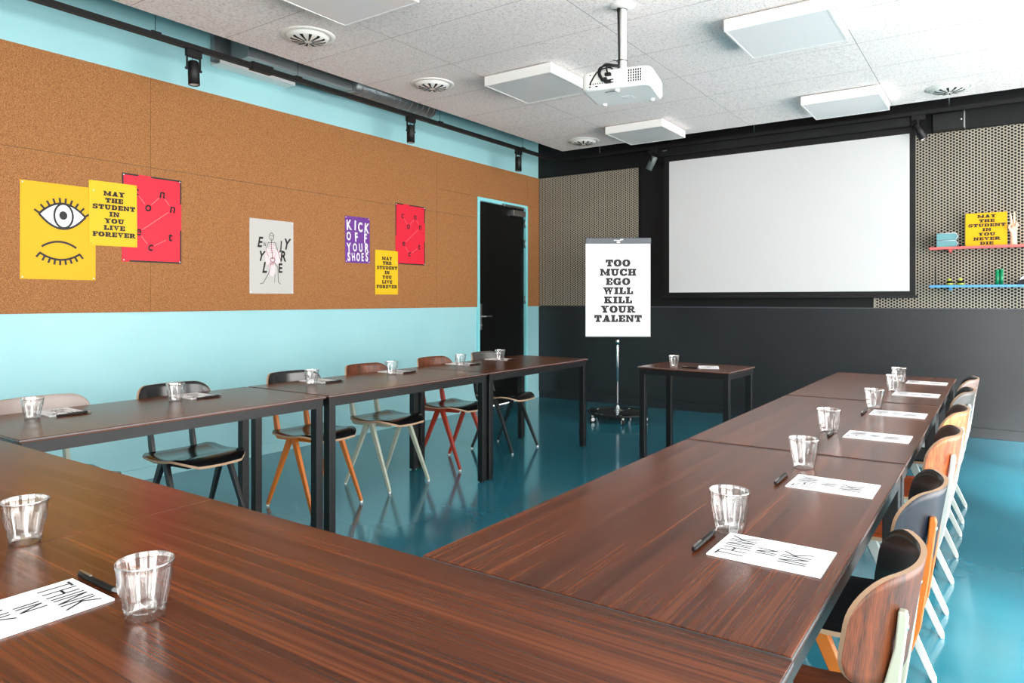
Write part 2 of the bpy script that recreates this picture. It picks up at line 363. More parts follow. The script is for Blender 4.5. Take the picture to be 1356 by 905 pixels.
M['eye_white'] = mat('pale_ink', rgb(226, 228, 236), 0.5)
M['red_line'] = mat('pale_red_ink', rgb(252, 150, 150), 0.6)
M['aqua_frame'] = mat('aqua_door_frame', rgb(140, 220, 226), 0.35)
M['header'] = mat('dark_grey_header', rgb(72, 78, 86), 0.35)
M['shelf_red'] = mat('coral_shelf', rgb(226, 92, 88), 0.4)
M['shelf_blue'] = mat('blue_shelf', rgb(76, 150, 196), 0.4)
M['book_teal'] = mat('grey_teal_board', rgb(96, 150, 156), 0.5)
M['skin'] = mat('pale_resin_hand', rgb(240, 205, 176), 0.5)
M['green'] = mat('green_plastic', rgb(10, 130, 84), 0.3)
M['lime'] = mat('lime_plastic', rgb(176, 190, 60), 0.3)
M['lens'] = mat('lamp_reflector', rgb(236, 214, 204), 0.25, 0.4)
M['rubber'] = mat('rubber', rgb(20, 20, 20), 0.7)
def glass_mat(name, scale, base):
    m = bpy.data.materials.new(name); m.use_nodes = True; nt = m.node_tree; nt.nodes.clear()
    o = nt.nodes.new('ShaderNodeOutputMaterial'); t = nt.nodes.new('ShaderNodeBsdfTransparent'); g = nt.nodes.new('ShaderNodeBsdfGlossy')
    t.inputs['Color'].default_value = (0.99, 0.995, 0.995, 1); g.inputs['Roughness'].default_value = 0.03
    lw = nt.nodes.new('ShaderNodeLayerWeight'); lw.inputs['Blend'].default_value = 0.5
    pw = nt.nodes.new('ShaderNodeMath'); pw.operation = 'POWER'; pw.inputs[1].default_value = 2.6; nt.links.new(lw.outputs['Facing'], pw.inputs[0])
    mu = nt.nodes.new('ShaderNodeMath'); mu.operation = 'MULTIPLY_ADD'; mu.use_clamp = True; mu.inputs[1].default_value = scale; mu.inputs[2].default_value = base
    nt.links.new(pw.outputs[0], mu.inputs[0])
    x = nt.nodes.new('ShaderNodeMixShader'); nt.links.new(mu.outputs[0], x.inputs[0])
    nt.links.new(t.outputs[0], x.inputs[1]); nt.links.new(g.outputs[0], x.inputs[2]); nt.links.new(x.outputs[0], o.inputs[0]); return m
M['glass'] = glass_mat('clear_glass', 0.85, 0.07); M['glass_edge'] = glass_mat('clear_glass_edge', 0.6, 0.42); M['glass_base'] = glass_mat('clear_glass_base', 0.2, 0.08)
def pane_mat():
    m = bpy.data.materials.new('window_pane'); m.use_nodes = True; nt = m.node_tree; nt.nodes.clear()
    o = nt.nodes.new('ShaderNodeOutputMaterial'); t = nt.nodes.new('ShaderNodeBsdfTransparent'); g = nt.nodes.new('ShaderNodeBsdfGlossy')
    g.inputs['Roughness'].default_value = 0.02; x = nt.nodes.new('ShaderNodeMixShader'); x.inputs[0].default_value = 0.06
    nt.links.new(t.outputs[0], x.inputs[1]); nt.links.new(g.outputs[0], x.inputs[2]); nt.links.new(x.outputs[0], o.inputs[0]); return m
M['pane'] = pane_mat()

# ------------------------------------------------------------------ the room
struct(part('floor', B(-0.2, XR + 0.3, YF - 0.3, 0.2, -0.12, 0), M['floor']), 'glossy teal poured floor')
DY0, DY1, DZ = -1.330, -0.299, 2.425                    # door opening in the left wall
bm = bmesh.new(); box(bm, -0.2, 0, YF - 0.3, DY0, 0, ZS); box(bm, -0.2, 0, DY1, 0, 0, ZS); box(bm, -0.2, 0, DY0, DY1, DZ, ZS)
wl = struct(part('wall_left', bm, M['teal_paint']), 'light teal wall faced with a band of cork')
CT, CB, CS = 2.8103, 1.1678, 2.18
def cork(y0, y1, z0, z1): part('cork_panel', B(0.001, 0.012, y0 + 0.0012, y1 - 0.0012, z0 + 0.0012, z1 - 0.0012), M['cork'], wl)
for y0, y1 in ((-8.12, -5.077), (-5.077, -2.032)):
    cork(y0, y1, CB, CS); cork(y0, y1, CS, CT)
cork(-10.5, -8.12, CB, CS); cork(-10.5, -8.12, CS, CT)
cork(-2.032, DY0, CB, CS); cork(-2.032, DY0, CS, DZ); cork(-2.032, DY1, DZ, CT); cork(DY1, 0, CB, DZ); cork(DY1, -0.001, DZ, CT)
wb = struct(part('wall_back', B(-0.2, XR + 0.3, 0, 0.2, 0, ZS), M['charcoal']), 'charcoal wall with perforated panels behind the screen')
part('upper_panel', B(1.407, 3.875, -0.012, 0, CB + 0.012, 2.805), M['black_wall'], wb)
part('bulkhead', B(0.0, XR, -0.03, 0, 2.815, ZS), M['black_wall'], wb)
part('wainscot', B(0.0, XR, -0.022, 0, 0.09, CB - 0.004), M['charcoal'], wb, bevel=0.002)
struct(part('trim_1', B(1.407, XR, -0.03, 0, CB - 0.004, CB + 0.006), M['header']), 'thin grey ledge on the charcoal wainscot')
struct(part('baseboard_back', B(0.0, XR, -0.032, 0, 0, 0.09), M['charcoal'], bevel=0.002))
struct(part('baseboard_left', B(0.0, 0.014, YF, DY0, 0, 0.085), M['teal_paint'], bevel=0.002))
struct(part('baseboard_door_side', B(0.0, 0.014, DY1, -0.032, 0, 0.085), M['teal_paint'], bevel=0.002)).name = 'baseboard_left_corner'

def perforated(x0, x1, z0, z1, y):
    """sheet with a staggered grid of real round holes"""
    pv = 0.0281; ph = pv * 0.8660; r = 0.0104; t = 0.008
    bm = bmesh.new(); ncol = int((x1 - x0) / ph) + 2; nrow = int((z1 - z0) / pv) + 2
    hexa = [(math.cos(R(60 * k)), math.sin(R(60 * k))) for k in range(6)]; Rh = pv / math.sqrt(3)
    out = []
    for k in range(6):
        a, b = hexa[k], hexa[(k + 1) % 6]; out.append((a[0] * Rh, a[1] * Rh)); out.append(((a[0] + b[0]) / 2 * Rh, (a[1] + b[1]) / 2 * Rh))
    inn = [(r * math.cos(R(30 * k)), r * math.sin(R(30 * k))) for k in range(12)]
    verts, faces = [], []
    cl = lambda v, a, b: min(max(v, a), b)
    for i in range(ncol):
        cx = x0 + i * ph
        for j in range(nrow):
            cz = z0 + j * pv + (pv / 2 if i % 2 else 0)
            if not (x0 - ph < cx < x1 + ph and z0 - pv < cz < z1 + pv): continue
            b0 = len(verts)
            verts += [(cl(cx + a, x0, x1), y, cl(cz + b, z0, z1)) for a, b in out]
            verts += [(cl(cx + a, x0, x1), y, cl(cz + b, z0, z1)) for a, b in inn]
            verts += [(cl(cx + a, x0, x1), y + t, cl(cz + b, z0, z1)) for a, b in inn]
            for k in range(12):
                k2 = (k + 1) % 12
                faces.append((b0 + k, b0 + k2, b0 + 12 + k2, b0 + 12 + k)); faces.append((b0 + 12 + k, b0 + 12 + k2, b0 + 24 + k2, b0 + 24 + k))
    bm.free(); me = bpy.data.meshes.new('perforated_panel'); me.from_pydata(verts, [], faces); me.materials.append(M['perf']); return me
for k, (x0, x1) in enumerate(((0.012, 1.402), (3.885, 5.29), (5.295, XR - 0.01))):
    o = link('perforated_panel', perforated(x0, x1, CB + 0.008, 2.806, -0.028), wb); o['kind'] = 'stuff'
    part('panel_backing', B(x0, x1, -0.0165, -0.0005, CB + 0.007, 2.807), M['hole'], wb)
    bm = bmesh.new(); box(bm, x0 - 0.006, x0 + 0.004, -0.031, 0, CB + 0.006, 2.81); box(bm, x1 - 0.004, x1 + 0.004, -0.031, 0, CB + 0.006, 2.81)
    part('panel_edging', bm, M['perf'] if k else M['black_wall'], wb)

# right wall with tall windows, wall behind the camera
def wall_x(bm, x0, x1, spans, y0, y1):
    ys = [y0] + [v for s in sorted(spans) for v in s] + [y1]
    for a, b in zip(ys[0::2], ys[1::2]): box(bm, x0, x1, a, b, 0, ZS)
    for a, b in spans: box(bm, x0, x1, a, b, 0, WZ0); box(bm, x0, x1, a, b, WZ1, ZS)
bm = bmesh.new(); wall_x(bm, XR, XR + 0.2, [(a, b) for _, a, b in WINS], YF - 0.3, 0.2)
struct(part('wall_right', bm, M['white_wall']))
bm = bmesh.new(); box(bm, -0.2, FW0, YF - 0.2, YF, 0, ZS); box(bm, FW1, XR + 0.2, YF - 0.2, YF, 0, ZS); box(bm, FW0, FW1, YF - 0.2, YF, 0, WZ0); box(bm, FW0, FW1, YF - 0.2, YF, WZ1, ZS)
struct(part('wall_front', bm, M['white_wall']))
def window(n, along, c, a, b, panes):
    w = struct(link('window_%d' % n, None, None, (0, 0, 0)), 'tall window with black frame')
    def bx(p, q, z0, z1, t0=-0.03, t1=0.03):
        return B(c + t0, c + t1, p, q, z0, z1) if along == 'y' else B(p, q, c + t0, c + t1, z0, z1)
    part('window_frame', bx(a, b, WZ0, WZ0 + 0.06), M['black_metal'], w); part('window_frame', bx(a, b, WZ1 - 0.06, WZ1), M['black_metal'], w)
    st = (b - a) / panes
    for i in range(panes + 1):
        x = a + i * st; part('mullion', bx(max(a, x - 0.03), min(b, x + 0.03), WZ0 + 0.06, WZ1 - 0.06), M['black_metal'], w)
        if i < panes: part('pane', bx(x + 0.03, x + st - 0.03, WZ0 + 0.06, WZ1 - 0.06, -0.004, 0.004), M['pane'], w)
window(1, 'y', XR + 0.1, WINS[0][1], WINS[0][2], 4)
window(2, 'y', XR + 0.1, WINS[1][1], WINS[1][2], 2)
window(3, 'x', YF - 0.1, FW0, FW1, 2)

# ceiling: slab with a lower island of wood wool tiles
ce = struct(part('ceiling', B(-0.2, XR + 0.3, YF - 0.3, 0.2, ZS, ZS + 0.15), M['slab']), 'concrete slab with a hung island of pale wood wool tiles')
CX0, CX1, CY0, CY1 = 0.572, XR - 0.35, -10.2, -0.383
xs = [CX0, 1.50, 2.79, 4.08, 5.37, 6.66, CX1]; ys = [CY1 - 0.64 * k for k in range(16)]; ys = [y for y in ys if y > CY0] + [CY0]
shared = {}
for i in range(len(xs) - 1):
    for j in range(len(ys) - 1):
        w, d = xs[i + 1] - xs[i], ys[j] - ys[j + 1]; key = (round(w, 3), round(d, 3))
        if key not in shared: shared[key] = mesh('ceiling_tile', B(-w / 2 + 0.0015, w / 2 - 0.0015, -d / 2 + 0.0015, d / 2 - 0.0015, 0, 0.025), [M['tile'], M['tile_edge']])
        for p_ in shared[key].polygons: p_.material_index = 0 if abs(p_.normal.z) > 0.5 else 1
        link('ceiling_tile', shared[key], ce, ((xs[i] + xs[i + 1]) / 2, (ys[j] + ys[j + 1]) / 2, ZC))
part('ceiling_backing', B(CX0 + 0.02, CX1 - 0.02, CY0 + 0.02, CY1 - 0.02, ZC + 0.026, ZC + 0.05), M['hole'], ce)  # black sheet paints shade into the gaps between tiles

# ------------------------------------------------------------------ door
dr = struct(link('door_1', None, None, (0, 0, 0)), 'black door in an aqua steel frame')
bm = bmesh.new()
box(bm, -0.12, 0.018, DY0, DY0 + 0.044, 0, DZ); box(bm, -0.12, 0.018, DY1 - 0.044, DY1, 0, DZ); box(bm, -0.12, 0.018, DY0 + 0.044, DY1 - 0.044, DZ - 0.04, DZ)
part('door_frame', bm, M['aqua_frame'], dr, bevel=0.002)
part('door_leaf', B(-0.055, -0.012, DY0 + 0.047, DY1 - 0.047, 0.006, DZ - 0.043), M['black_gloss'], dr, bevel=0.002)
h = part('handle_plate', B(-0.012, -0.002, -1.262, -1.222, 0.905, 1.205), M['steel'], dr, bevel=0.003)
bm = bmesh.new(); tube(bm, [(-0.002, -1.242, 1.06), (0.045, -1.242, 1.06), (0.052, -1.225, 1.06), (0.052, -1.11, 1.06)], 0.0095, 10)
part('lever', bm, M['steel'], h)
bm = bmesh.new(); lathe(bm, [(0, 0), (0.012, 0), (0.012, 0.012), (0, 0.012)], 14, M=Matrix.Translation((-0.002, -1.242, 0.96)) @ Matrix.Rotation(R(90), 4, 'Y')); part('key_cylinder', bm, M['steel'], h)
part('door_closer', B(-0.012, 0.04, -0.64, -0.375, 2.275, 2.345), M['steel'], dr, bevel=0.004)
bm = bmesh.new(); box(bm, 0.012, 0.03, -0.80, -0.40, 2.372, 2.396); tube(bm, [(0.022, -0.84, 2.384), (0.03, -0.84, 2.384)], 0.016, 12); part('closer_arm', bm, M['steel'], dr)
for z in (0.3, 1.2, 1.9, 2.15): 
    bm = bmesh.new(); tube(bm, [(0.006, DY1 - 0.05, z), (0.006, DY1 - 0.05, z + 0.1)], 0.009, 10); part('hinge', bm, M['steel'], dr)

# ------------------------------------------------------------------ tables
TL, TW, TH = 1.405, 0.70, 0.75
def table_meshes(L_, W_, H_, tag_):
    d = {}
    d['top'] = mesh('tabletop', B(-L_ / 2 + 0.001, L_ / 2 - 0.001, -W_ / 2 + 0.001, W_ / 2 - 0.001, H_ - 0.014, H_), M['walnut'], bevel=0.0012)
    bm = bmesh.new(); e = 0.0028; z0, z1 = H_ - 0.0075, H_ - 0.0025
    ox, oy, ix, iy = L_ / 2, W_ / 2, L_ / 2 - e, W_ / 2 - e
    O = [[bm.verts.new((sx * x, sy * y, z)) for sx, sy in ((-1, -1), (1, -1), (1, 1), (-1, 1))] for x, y, z in ((ox, oy, z0), (ox, oy, z1), (ix, iy, z1), (ix, iy, z0))]
    for k in range(4):
        a, b = O[k], O[(k + 1) % 4]
        for q in range(4): bm.faces.new((a[q], a[(q + 1) % 4], b[(q + 1) % 4], b[q]))
    d['edge'] = mesh('edging', bm, M['edge'])
    bm = bmesh.new(); g = 0.011; z0, z1 = H_ - 0.060, H_ - 0.014
    ox, oy, ix, iy = L_ / 2 - g, W_ / 2 - g, L_ / 2 - g - 0.028, W_ / 2 - g - 0.028
    O = [[bm.verts.new((sx * x, sy * y, z)) for sx, sy in ((-1, -1), (1, -1), (1, 1), (-1, 1))] for x, y, z in ((ox, oy, z0), (ox, oy, z1), (ix, iy, z1), (ix, iy, z0))]
    for k in range(4):
        a, b = O[k], O[(k + 1) % 4]
        for q in range(4): bm.faces.new((a[q], a[(q + 1) % 4], b[(q + 1) % 4], b[q]))
    d['frame'] = mesh('apron', bm, M['black_metal'])
    d['leg'] = mesh('leg', B(-0.0225, 0.0225, -0.0225, 0.0225, 0.008, H_ - 0.0145), M['black_metal'], bevel=0.003)
    bm = bmesh.new(); lathe(bm, [(0, 0), (0.016, 0), (0.016, 0.009), (0, 0.009)], 14); d['foot'] = mesh('foot_glide', bm, M['rubber'])
    return d
TM = table_meshes(TL, TW, TH, 'long'); SM = table_meshes(0.74, 0.55, 0.728, 'small')
def table(name, label, group, loc, rz, D, L_, W_):
    t = thing(name, label, 'table', loc, (0, 0, rz), group)
    top = link('tabletop', D['top'], t); link('edging', D['edge'], top); link('apron', D['frame'], t)
    for sx in (-1, 1):
        for sy in (-1, 1):
            lg = link('leg', D['leg'], t, (sx * (L_ / 2 - 0.0333), sy * (W_ / 2 - 0.0333), 0)); link('foot_glide', D['foot'], lg)
    return t
LX, RX = 2.0074 - 0.35, 4.319
for (y, nm) in ((-5.918, 'nearest'), (-4.4945, 'middle'), (-3.078, 'farthest')):
    table('conference_table', 'dark walnut conference table, %s of the row along the cork wall' % nm, 'conference tables', (LX, y, 0), R(90), TM, TL, TW)
for (y, nm) in ((-5.946, 'nearest'), (-4.517, 'middle'), (-3.075, 'farthest')):
    table('conference_table', 'dark walnut conference table, %s of the row on the right' % nm, 'conference tables', (RX, y, 0), R(90), TM, TL, TW)
NY = -6.656 - 0.35
table('conference_table', 'dark walnut conference table across the foreground, at the right corner', 'conference tables', (3.272 + TL / 2 - 0.004, NY, 0), 0, TM, TL, TW)
table('conference_table', 'dark walnut conference table across the foreground, cut by the left frame edge', 'conference tables', (3.268 - TL / 2, NY, 0), 0, TM, TL, TW)
table('side_table', 'small walnut table with black legs standing by the flipchart', None, (2.93, -2.30, 0), R(-2.5), SM, 0.74, 0.55)

# ------------------------------------------------------------------ chairs (local +X is the way the sitter faces)
PLY = mat('birch_ply_edge', rgb(172, 140, 112), 0.55)
def veneer(name, c, rough=0.42, axis='z'):
    r, g, b = c; k = lambda f: rgb(min(255, r * f), min(255, g * f), min(255, b * f))
    return wood(name, k(0.6), k(1.0), k(1.25), rough, freq=2.2, spec=0.35, axis=axis, lo=0.38, hi=0.62)
V = dict(black=mat('black_lacquer_ply', rgb(20, 21, 23), 0.22), walnut=veneer('walnut_veneer', (92, 47, 24)), navy=veneer('navy_stained_ply', (22, 29, 40)),
         salmon=veneer('salmon_veneer', (186, 92, 52)), tan=veneer('tan_veneer', (188, 116, 66)), grey=mat('grey_stained_ply', rgb(66, 64, 62), 0.42),
         taupe=mat('taupe_stained_ply', rgb(124, 104, 96), 0.42), pale=mat('pale_grey_ply', rgb(160, 146, 140), 0.45), darkbrown=mat('dark_brown_ply', rgb(62, 38, 30), 0.3), rust=veneer('rust_veneer', (136, 62, 26), axis='x'), walnut_seat=veneer('walnut_seat_veneer', (88, 46, 26), axis='x'))
F = dict(orange=mat('orange_steel', rgb(190, 104, 28), 0.35), white=mat('white_steel', rgb(178, 186, 182), 0.35), sage=mat('sage_steel', rgb(164, 170, 154), 0.35), red=mat('brick_red_steel', rgb(156, 50, 32), 0.35),
         black=mat('black_steel', rgb(24, 25, 27), 0.35), green=mat('grey_green_steel', rgb(150, 172, 156), 0.4))
def seat_mesh(top, under):
    bm = bmesh.new(); nx, ny = 14, 8; t = 0.012
    prof = []
    for i in range(nx + 1):
        u = i / nx; x = -0.175 + 0.40 * u
        z = 0.464 - 0.014 * math.sin(math.pi * min(1, u / 0.72)) if u < 0.72 else 0.464 - 0.030 * ((u - 0.72) / 0.28) ** 2
        prof.append((x, z))
    def hw(u):
        e = 0.0
        if u < 0.1: e = 0.03 * (1 - u / 0.1) ** 2
        if u > 0.62: e = 0.085 * ((u - 0.62) / 0.38) ** 2.6
        return 0.203 - e
    top_v, bot_v = [], []
    for i, (x, z) in enumerate(prof):
        w = hw(i / nx)
        top_v.append([bm.verts.new((x, w * (2 * j / ny - 1), z - 0.005 * math.cos(math.pi * (j / ny - 0.5)))) for j in range(ny + 1)])
        bot_v.append([bm.verts.new((x, w * (2 * j / ny - 1), z - t - 0.005 * math.cos(math.pi * (j / ny - 0.5)))) for j in range(ny + 1)])
    for i in range(nx):
        for j in range(ny):
            f = bm.faces.new((top_v[i][j], top_v[i + 1][j], top_v[i + 1][j + 1], top_v[i][j + 1])); f.smooth = True
            f = bm.faces.new((bot_v[i][j], bot_v[i][j + 1], bot_v[i + 1][j + 1], bot_v[i + 1][j])); f.smooth = True; f.material_index = 2
        for j in (0, ny): bm.faces.new((top_v[i][j], top_v[i + 1][j], bot_v[i + 1][j], bot_v[i][j])).material_index = 1
    for i in (0, nx):
        for j in range(ny): bm.faces.new((top_v[i][j], top_v[i][j + 1], bot_v[i][j + 1], bot_v[i][j])).material_index = 1
    return mesh('seat', bm, [top, PLY, under])
def back_mesh(inner, outer):
    """steam-bent backrest, concave towards the sitter"""
    bm = bmesh.new(); ny, nz = 22, 10; W = 0.206; Z0, Z1 = 0.615, 0.802; t = 0.010; rc = 0.07; S = [math.sin(math.pi / 2 * (2 * i / 30 - 1)) for i in range(31)]; ny = 30
    def pt(s, q, off):
        y = W * s; sag = 0.082 * abs(s) ** 2.2
        h = (Z1 - Z0) / 2; zc = (Z0 + Z1) / 2
        dx = max(0, abs(y) - (W - rc)); hh = h - (rc - math.sqrt(max(0, rc * rc - dx * dx))) if dx > 0 else h
        z = zc + hh * q
        lean = -0.16 * (z - 0.70)
        slope = 0.082 * 2.2 * abs(s) ** 1.2 / W * (1 if s > 0 else -1)
        n = Vector((1, -slope, 0)).normalized()
        return Vector((-0.262 + sag + lean, y, z)) + n * off
    A = [[bm.verts.new(pt(S[i], 2 * j / nz - 1, t / 2)) for j in range(nz + 1)] for i in range(ny + 1)]
    C = [[bm.verts.new(pt(S[i], 2 * j / nz - 1, -t / 2)) for j in range(nz + 1)] for i in range(ny + 1)]
    for i in range(ny):
        for j in range(nz):
            f = bm.faces.new((A[i][j], A[i + 1][j], A[i + 1][j + 1], A[i][j + 1])); f.smooth = True
            f = bm.faces.new((C[i][j], C[i][j + 1], C[i + 1][j + 1], C[i + 1][j])); f.smooth = True; f.material_index = 2
        for j in (0, nz): bm.faces.new((A[i][j], A[i + 1][j], C[i + 1][j], C[i][j])).material_index = 1
    for i in (0, ny):
        for j in range(nz): bm.faces.new((A[i][j], A[i][j + 1], C[i][j + 1], C[i][j])).material_index = 1
    return mesh('backrest', bm, [inner, PLY, outer])
def side_bm(s):
    bm = bmesh.new(); y = 0.115 * s
    poly = [(-0.252, 0.742), (-0.264, 0.742), (-0.267, 0.73), (-0.252, 0.60), (-0.234, 0.475), (-0.216, 0.415), (-0.205, 0.403), (-0.185, 0.400), (0.14, 0.412), (0.15, 0.43), (0.14, 0.437), (-0.165, 0.437), (-0.190, 0.455), (-0.222, 0.58), (-0.2465, 0.68)]
    prism(bm, poly, y - 0.010, y + 0.010, 'y'); return bm
side_me = {s: mesh('side_frame', side_bm(s), [], bevel=0.003) for s in (-1, 1)}
def leg_bm(sx, sy):
    bm = bmesh.new(); bar(bm, (sx * 0.016, sy * 0.168, 0.438), (sx * 0.208, sy * 0.187, 0.012), 0.036, 0.02, 0.024, 0.016); return bm
leg_me = {(a, b): mesh('leg', leg_bm(a, b), [], bevel=0.003) for a in (-1, 1) for b in (-1, 1)}
def foot_bm():
    bm = bmesh.new(); lathe(bm, [(0, 0), (0.008, 0), (0.0085, 0.013), (0, 0.013)], 12); return bm
foot_me = mesh('foot_cap', foot_bm(), M['lamp_face'])
bm = bmesh.new(); box(bm, -0.02, 0.02, -0.172, 0.172, 0.412, 0.436); cross_me = mesh('cross_bar', bm, [], bevel=0.003)
bm = bmesh.new()
for sy in (-1, 1): lathe(bm, [(0, 0), (0.006, 0), (0.005, 0.003), (0, 0.004)], 10, M=Matrix.Translation((-0.2635, 0.115 * sy, 0.715)) @ Matrix.Rotation(R(-90), 4, 'Y'))
rivet_me = mesh('rivet', bm, M['chrome'])
def inst(name, me, m, parent):
    o = link(name, me, parent)
    if m is not None:
        if not me.materials: me.materials.append(m)
        o.material_slots[0].link = 'OBJECT'; o.material_slots[0].material = m
    return o
def chair(label, loc, rz, frame, seat, inner, outer, under=None):
    t = thing('stacking_chair', label, 'chair', loc, (0, 0, rz), 'plywood and steel chairs')
    link('seat', seat_mesh(V[seat], V[under or seat]), t); link('backrest', back_mesh(V[inner], V[outer]), t)
    fm = F[frame]
    for s in (-1, 1):
        sf = inst('side_frame', side_me[s], fm, t)
        if s > 0: inst('rivets', rivet_me, None, sf)
        for sx in (-1, 1):
            lg = inst('leg', leg_me[(sx, s)], fm, t); link('foot_cap', foot_me, lg, (sx * 0.208, s * 0.187, 0))
    inst('cross_bar', cross_me, fm, t)
LCX, RCX = 1.453, 4.520
chair('pale grey-backed chair at the near end of the cork wall row', (LCX, -6.25, 0), 0, 'sage', 'black', 'pale', 'pale')
chair('all-black chair with black legs, second along the cork wall from the left frame edge', (LCX, -5.61, 0), 0, 'black', 'black', 'black', 'black')
chair('black plywood chair on orange steel legs by the cork wall', (LCX, -4.83, 0), 0, 'orange', 'black', 'black', 'black')
chair('walnut-backed chair on pale sage steel legs by the cork wall', (LCX, -4.21, 0), 0, 'sage', 'black', 'walnut', 'walnut')
chair('walnut-backed chair on brick red steel legs by the cork wall', (LCX, -3.49, 0), 0, 'red', 'black', 'walnut', 'walnut')
chair('dark grey-backed chair with black legs nearest the black door', (LCX, -2.82, 0), 0, 'black', 'black', 'grey', 'grey')
chair('walnut-backed chair with sage steel uprights, nearest the camera at the right', (RCX, -6.25, 0), R(180), 'sage', 'walnut_seat', 'black', 'walnut')
chair('navy-backed chair on orange steel frame in the right row', (RCX, -5.64, 0), R(180), 'orange', 'black', 'black', 'navy')
chair('salmon-backed chair on white steel frame in the right row', (RCX, -4.82, 0), R(180), 'white', 'rust', 'darkbrown', 'salmon')
chair('tan-backed chair in the right row, between the salmon and grey ones', (RCX, -4.21, 0), R(180), 'white', 'rust', 'darkbrown', 'tan')
chair('grey-backed chair in the right row, second from the dark back wall', (RCX, -3.455, 0), R(180), 'white', 'black', 'black', 'grey')
chair('taupe-backed chair in the right row, closest to the dark back wall', (RCX, -2.82, 0), R(180), 'white', 'black', 'black', 'taupe')

# ------------------------------------------------------------------ tumblers, pads, pens
def tumbler():
    bm = bmesh.new(); seg = 72; Hh = 0.090; nf = 9
    outer = [(0.000, 0.0275), (0.003, 0.0290), (0.012, 0.0300), (0.030, 0.0335), (0.048, 0.0378), (0.060, 0.0400), (0.066, 0.0402), (0.074, 0.0412), (0.082, 0.0426), (0.0875, 0.0438), (0.0889, 0.04375), (0.0897, 0.0433)]
    def rad(z, r, a):
        w = 1.0 if z < 0.052 else max(0.0, 1 - (z - 0.052) / 0.014)
        if z < 0.006: w = 0.25
        p = (a * nf / (2 * math.pi)) % 1.0
        return r * (1 - w * 0.09 * math.sin(math.pi * p) ** 0.8) + w * 0.0012
    rings = []
    for z, r in outer:
        rings.append([bm.verts.new((rad(z, r, 2 * math.pi * k / seg) * math.cos(2 * math.pi * k / seg), rad(z, r, 2 * math.pi * k / seg) * math.sin(2 * math.pi * k / seg), z)) for k in range(seg)])
    inner = [(0.0900, 0.0429), (0.0897, 0.0425), (0.0889, 0.0422), (0.0875, 0.0420), (0.082, 0.0408), (0.066, 0.0384), (0.048, 0.0346), (0.030, 0.0303), (0.016, 0.0270), (0.0115, 0.0240), (0.0100, 0.014)]
    for z, r in inner: rings.append([bm.verts.new((r * math.cos(2 * math.pi * k / seg), r * math.sin(2 * math.pi * k / seg), z)) for k in range(seg)])
    no = len(outer)
    for q, (a, b) in enumerate(zip(rings, rings[1:])):
        for k in range(seg):
            f = bm.faces.new((a[k], a[(k + 1) % seg], b[(k + 1) % seg], b[k])); f.smooth = True
            if no - 4 <= q <= no + 1: f.material_index = 1                       # rounded rim
            elif 1 <= q < 6 and k % (seg // nf) in (0, seg // nf - 1): f.material_index = 1   # ridges between the facets
            elif q < 2: f.material_index = 1                                     # foot
            elif q > no + 7: f.material_index = 2
    bm.faces.new(rings[0][::-1]).material_index = 2; bm.faces.new(rings[-1]).material_index = 2
    return mesh('tumbler', bm, [M['glass'], M['glass_edge'], M['glass_base']])
GM = tumbler()
def glass(label, x, y, z=TH, rz=0.0):
    tag(link('glass_tumbler', GM, None, (x, y, z + 0.0005), (0, 0, rz)), label, 'glass', 'faceted glass tumblers')
PM = mesh('pad_body', B(-0.076, 0.076, -0.106, 0.106, 0, 0.0035), M['paper'], bevel=0.0004)
T_think.materials.append(M['ink'])
def pad(label, x, y, rz, z=TH):
    o = tag(link('note_pad', PM, None, (x, y, z + 0.0003), (0, 0, rz)), label, 'notepad', 'printed note pads')
    link('lettering', T_think, o, (0, 0, 0.0036))
def pen_meshes():
    X = Matrix.Rotation(R(90), 4, 'Y')
    bm = bmesh.new(); lathe(bm, [(0, -0.072), (0.004, -0.0715), (0.0052, -0.068), (0.0055, -0.02), (0.0055, 0.045), (0.0048, 0.055), (0, 0.055)], 14, M=X); b = mesh('barrel', bm, M['black'])
    bm = bmesh.new(); lathe(bm, [(0.0048, 0.055), (0.0030, 0.066), (0.0014, 0.073), (0, 0.074)], 14, M=X); t = mesh('tip', bm, M['chrome'])
    bm = bmesh.new(); box(bm, -0.066, -0.028, -0.0016, 0.0016, 0.0052, 0.0075); box(bm, -0.070, -0.064, -0.0016, 0.0016, 0.003, 0.0075); c = mesh('clip', bm, M['steel'])
    return b, t, c
PB, PT, PC = pen_meshes()
def pen(label, x, y, rz, z=TH):
    p = thing('ballpoint_pen', label, 'pen', (x, y, z + 0.0058), (0, 0, rz), 'black ballpoint pens')
    link('barrel', PB, p); link('tip', PT, p); link('clip', PC, p)
ORD = ['first', 'second', 'third', 'fourth', 'fifth', 'sixth']
for i, (gy, py) in enumerate(((-6.400, -6.255), (-5.772, -5.61), (-4.931, -4.78), (-4.262, -4.11), (-3.531, -3.38), (-2.955, -2.86))):
    gx, px = (1.545, 1.44) if i < 5 else (1.50, 1.43)
    glass('faceted clear tumbler on the cork wall row, %s from the left frame edge' % ORD[i], gx, gy, rz=0.3 * i)
    pad('printed white notepad on the cork wall row, %s from the left frame edge' % ORD[i], px, py, R(-90) + 0.02 * (i - 2))
    pen('black pen on the cork wall row, %s from the left frame edge' % ORD[i], px + 0.125, py + 0.01, R(90) + 0.03)
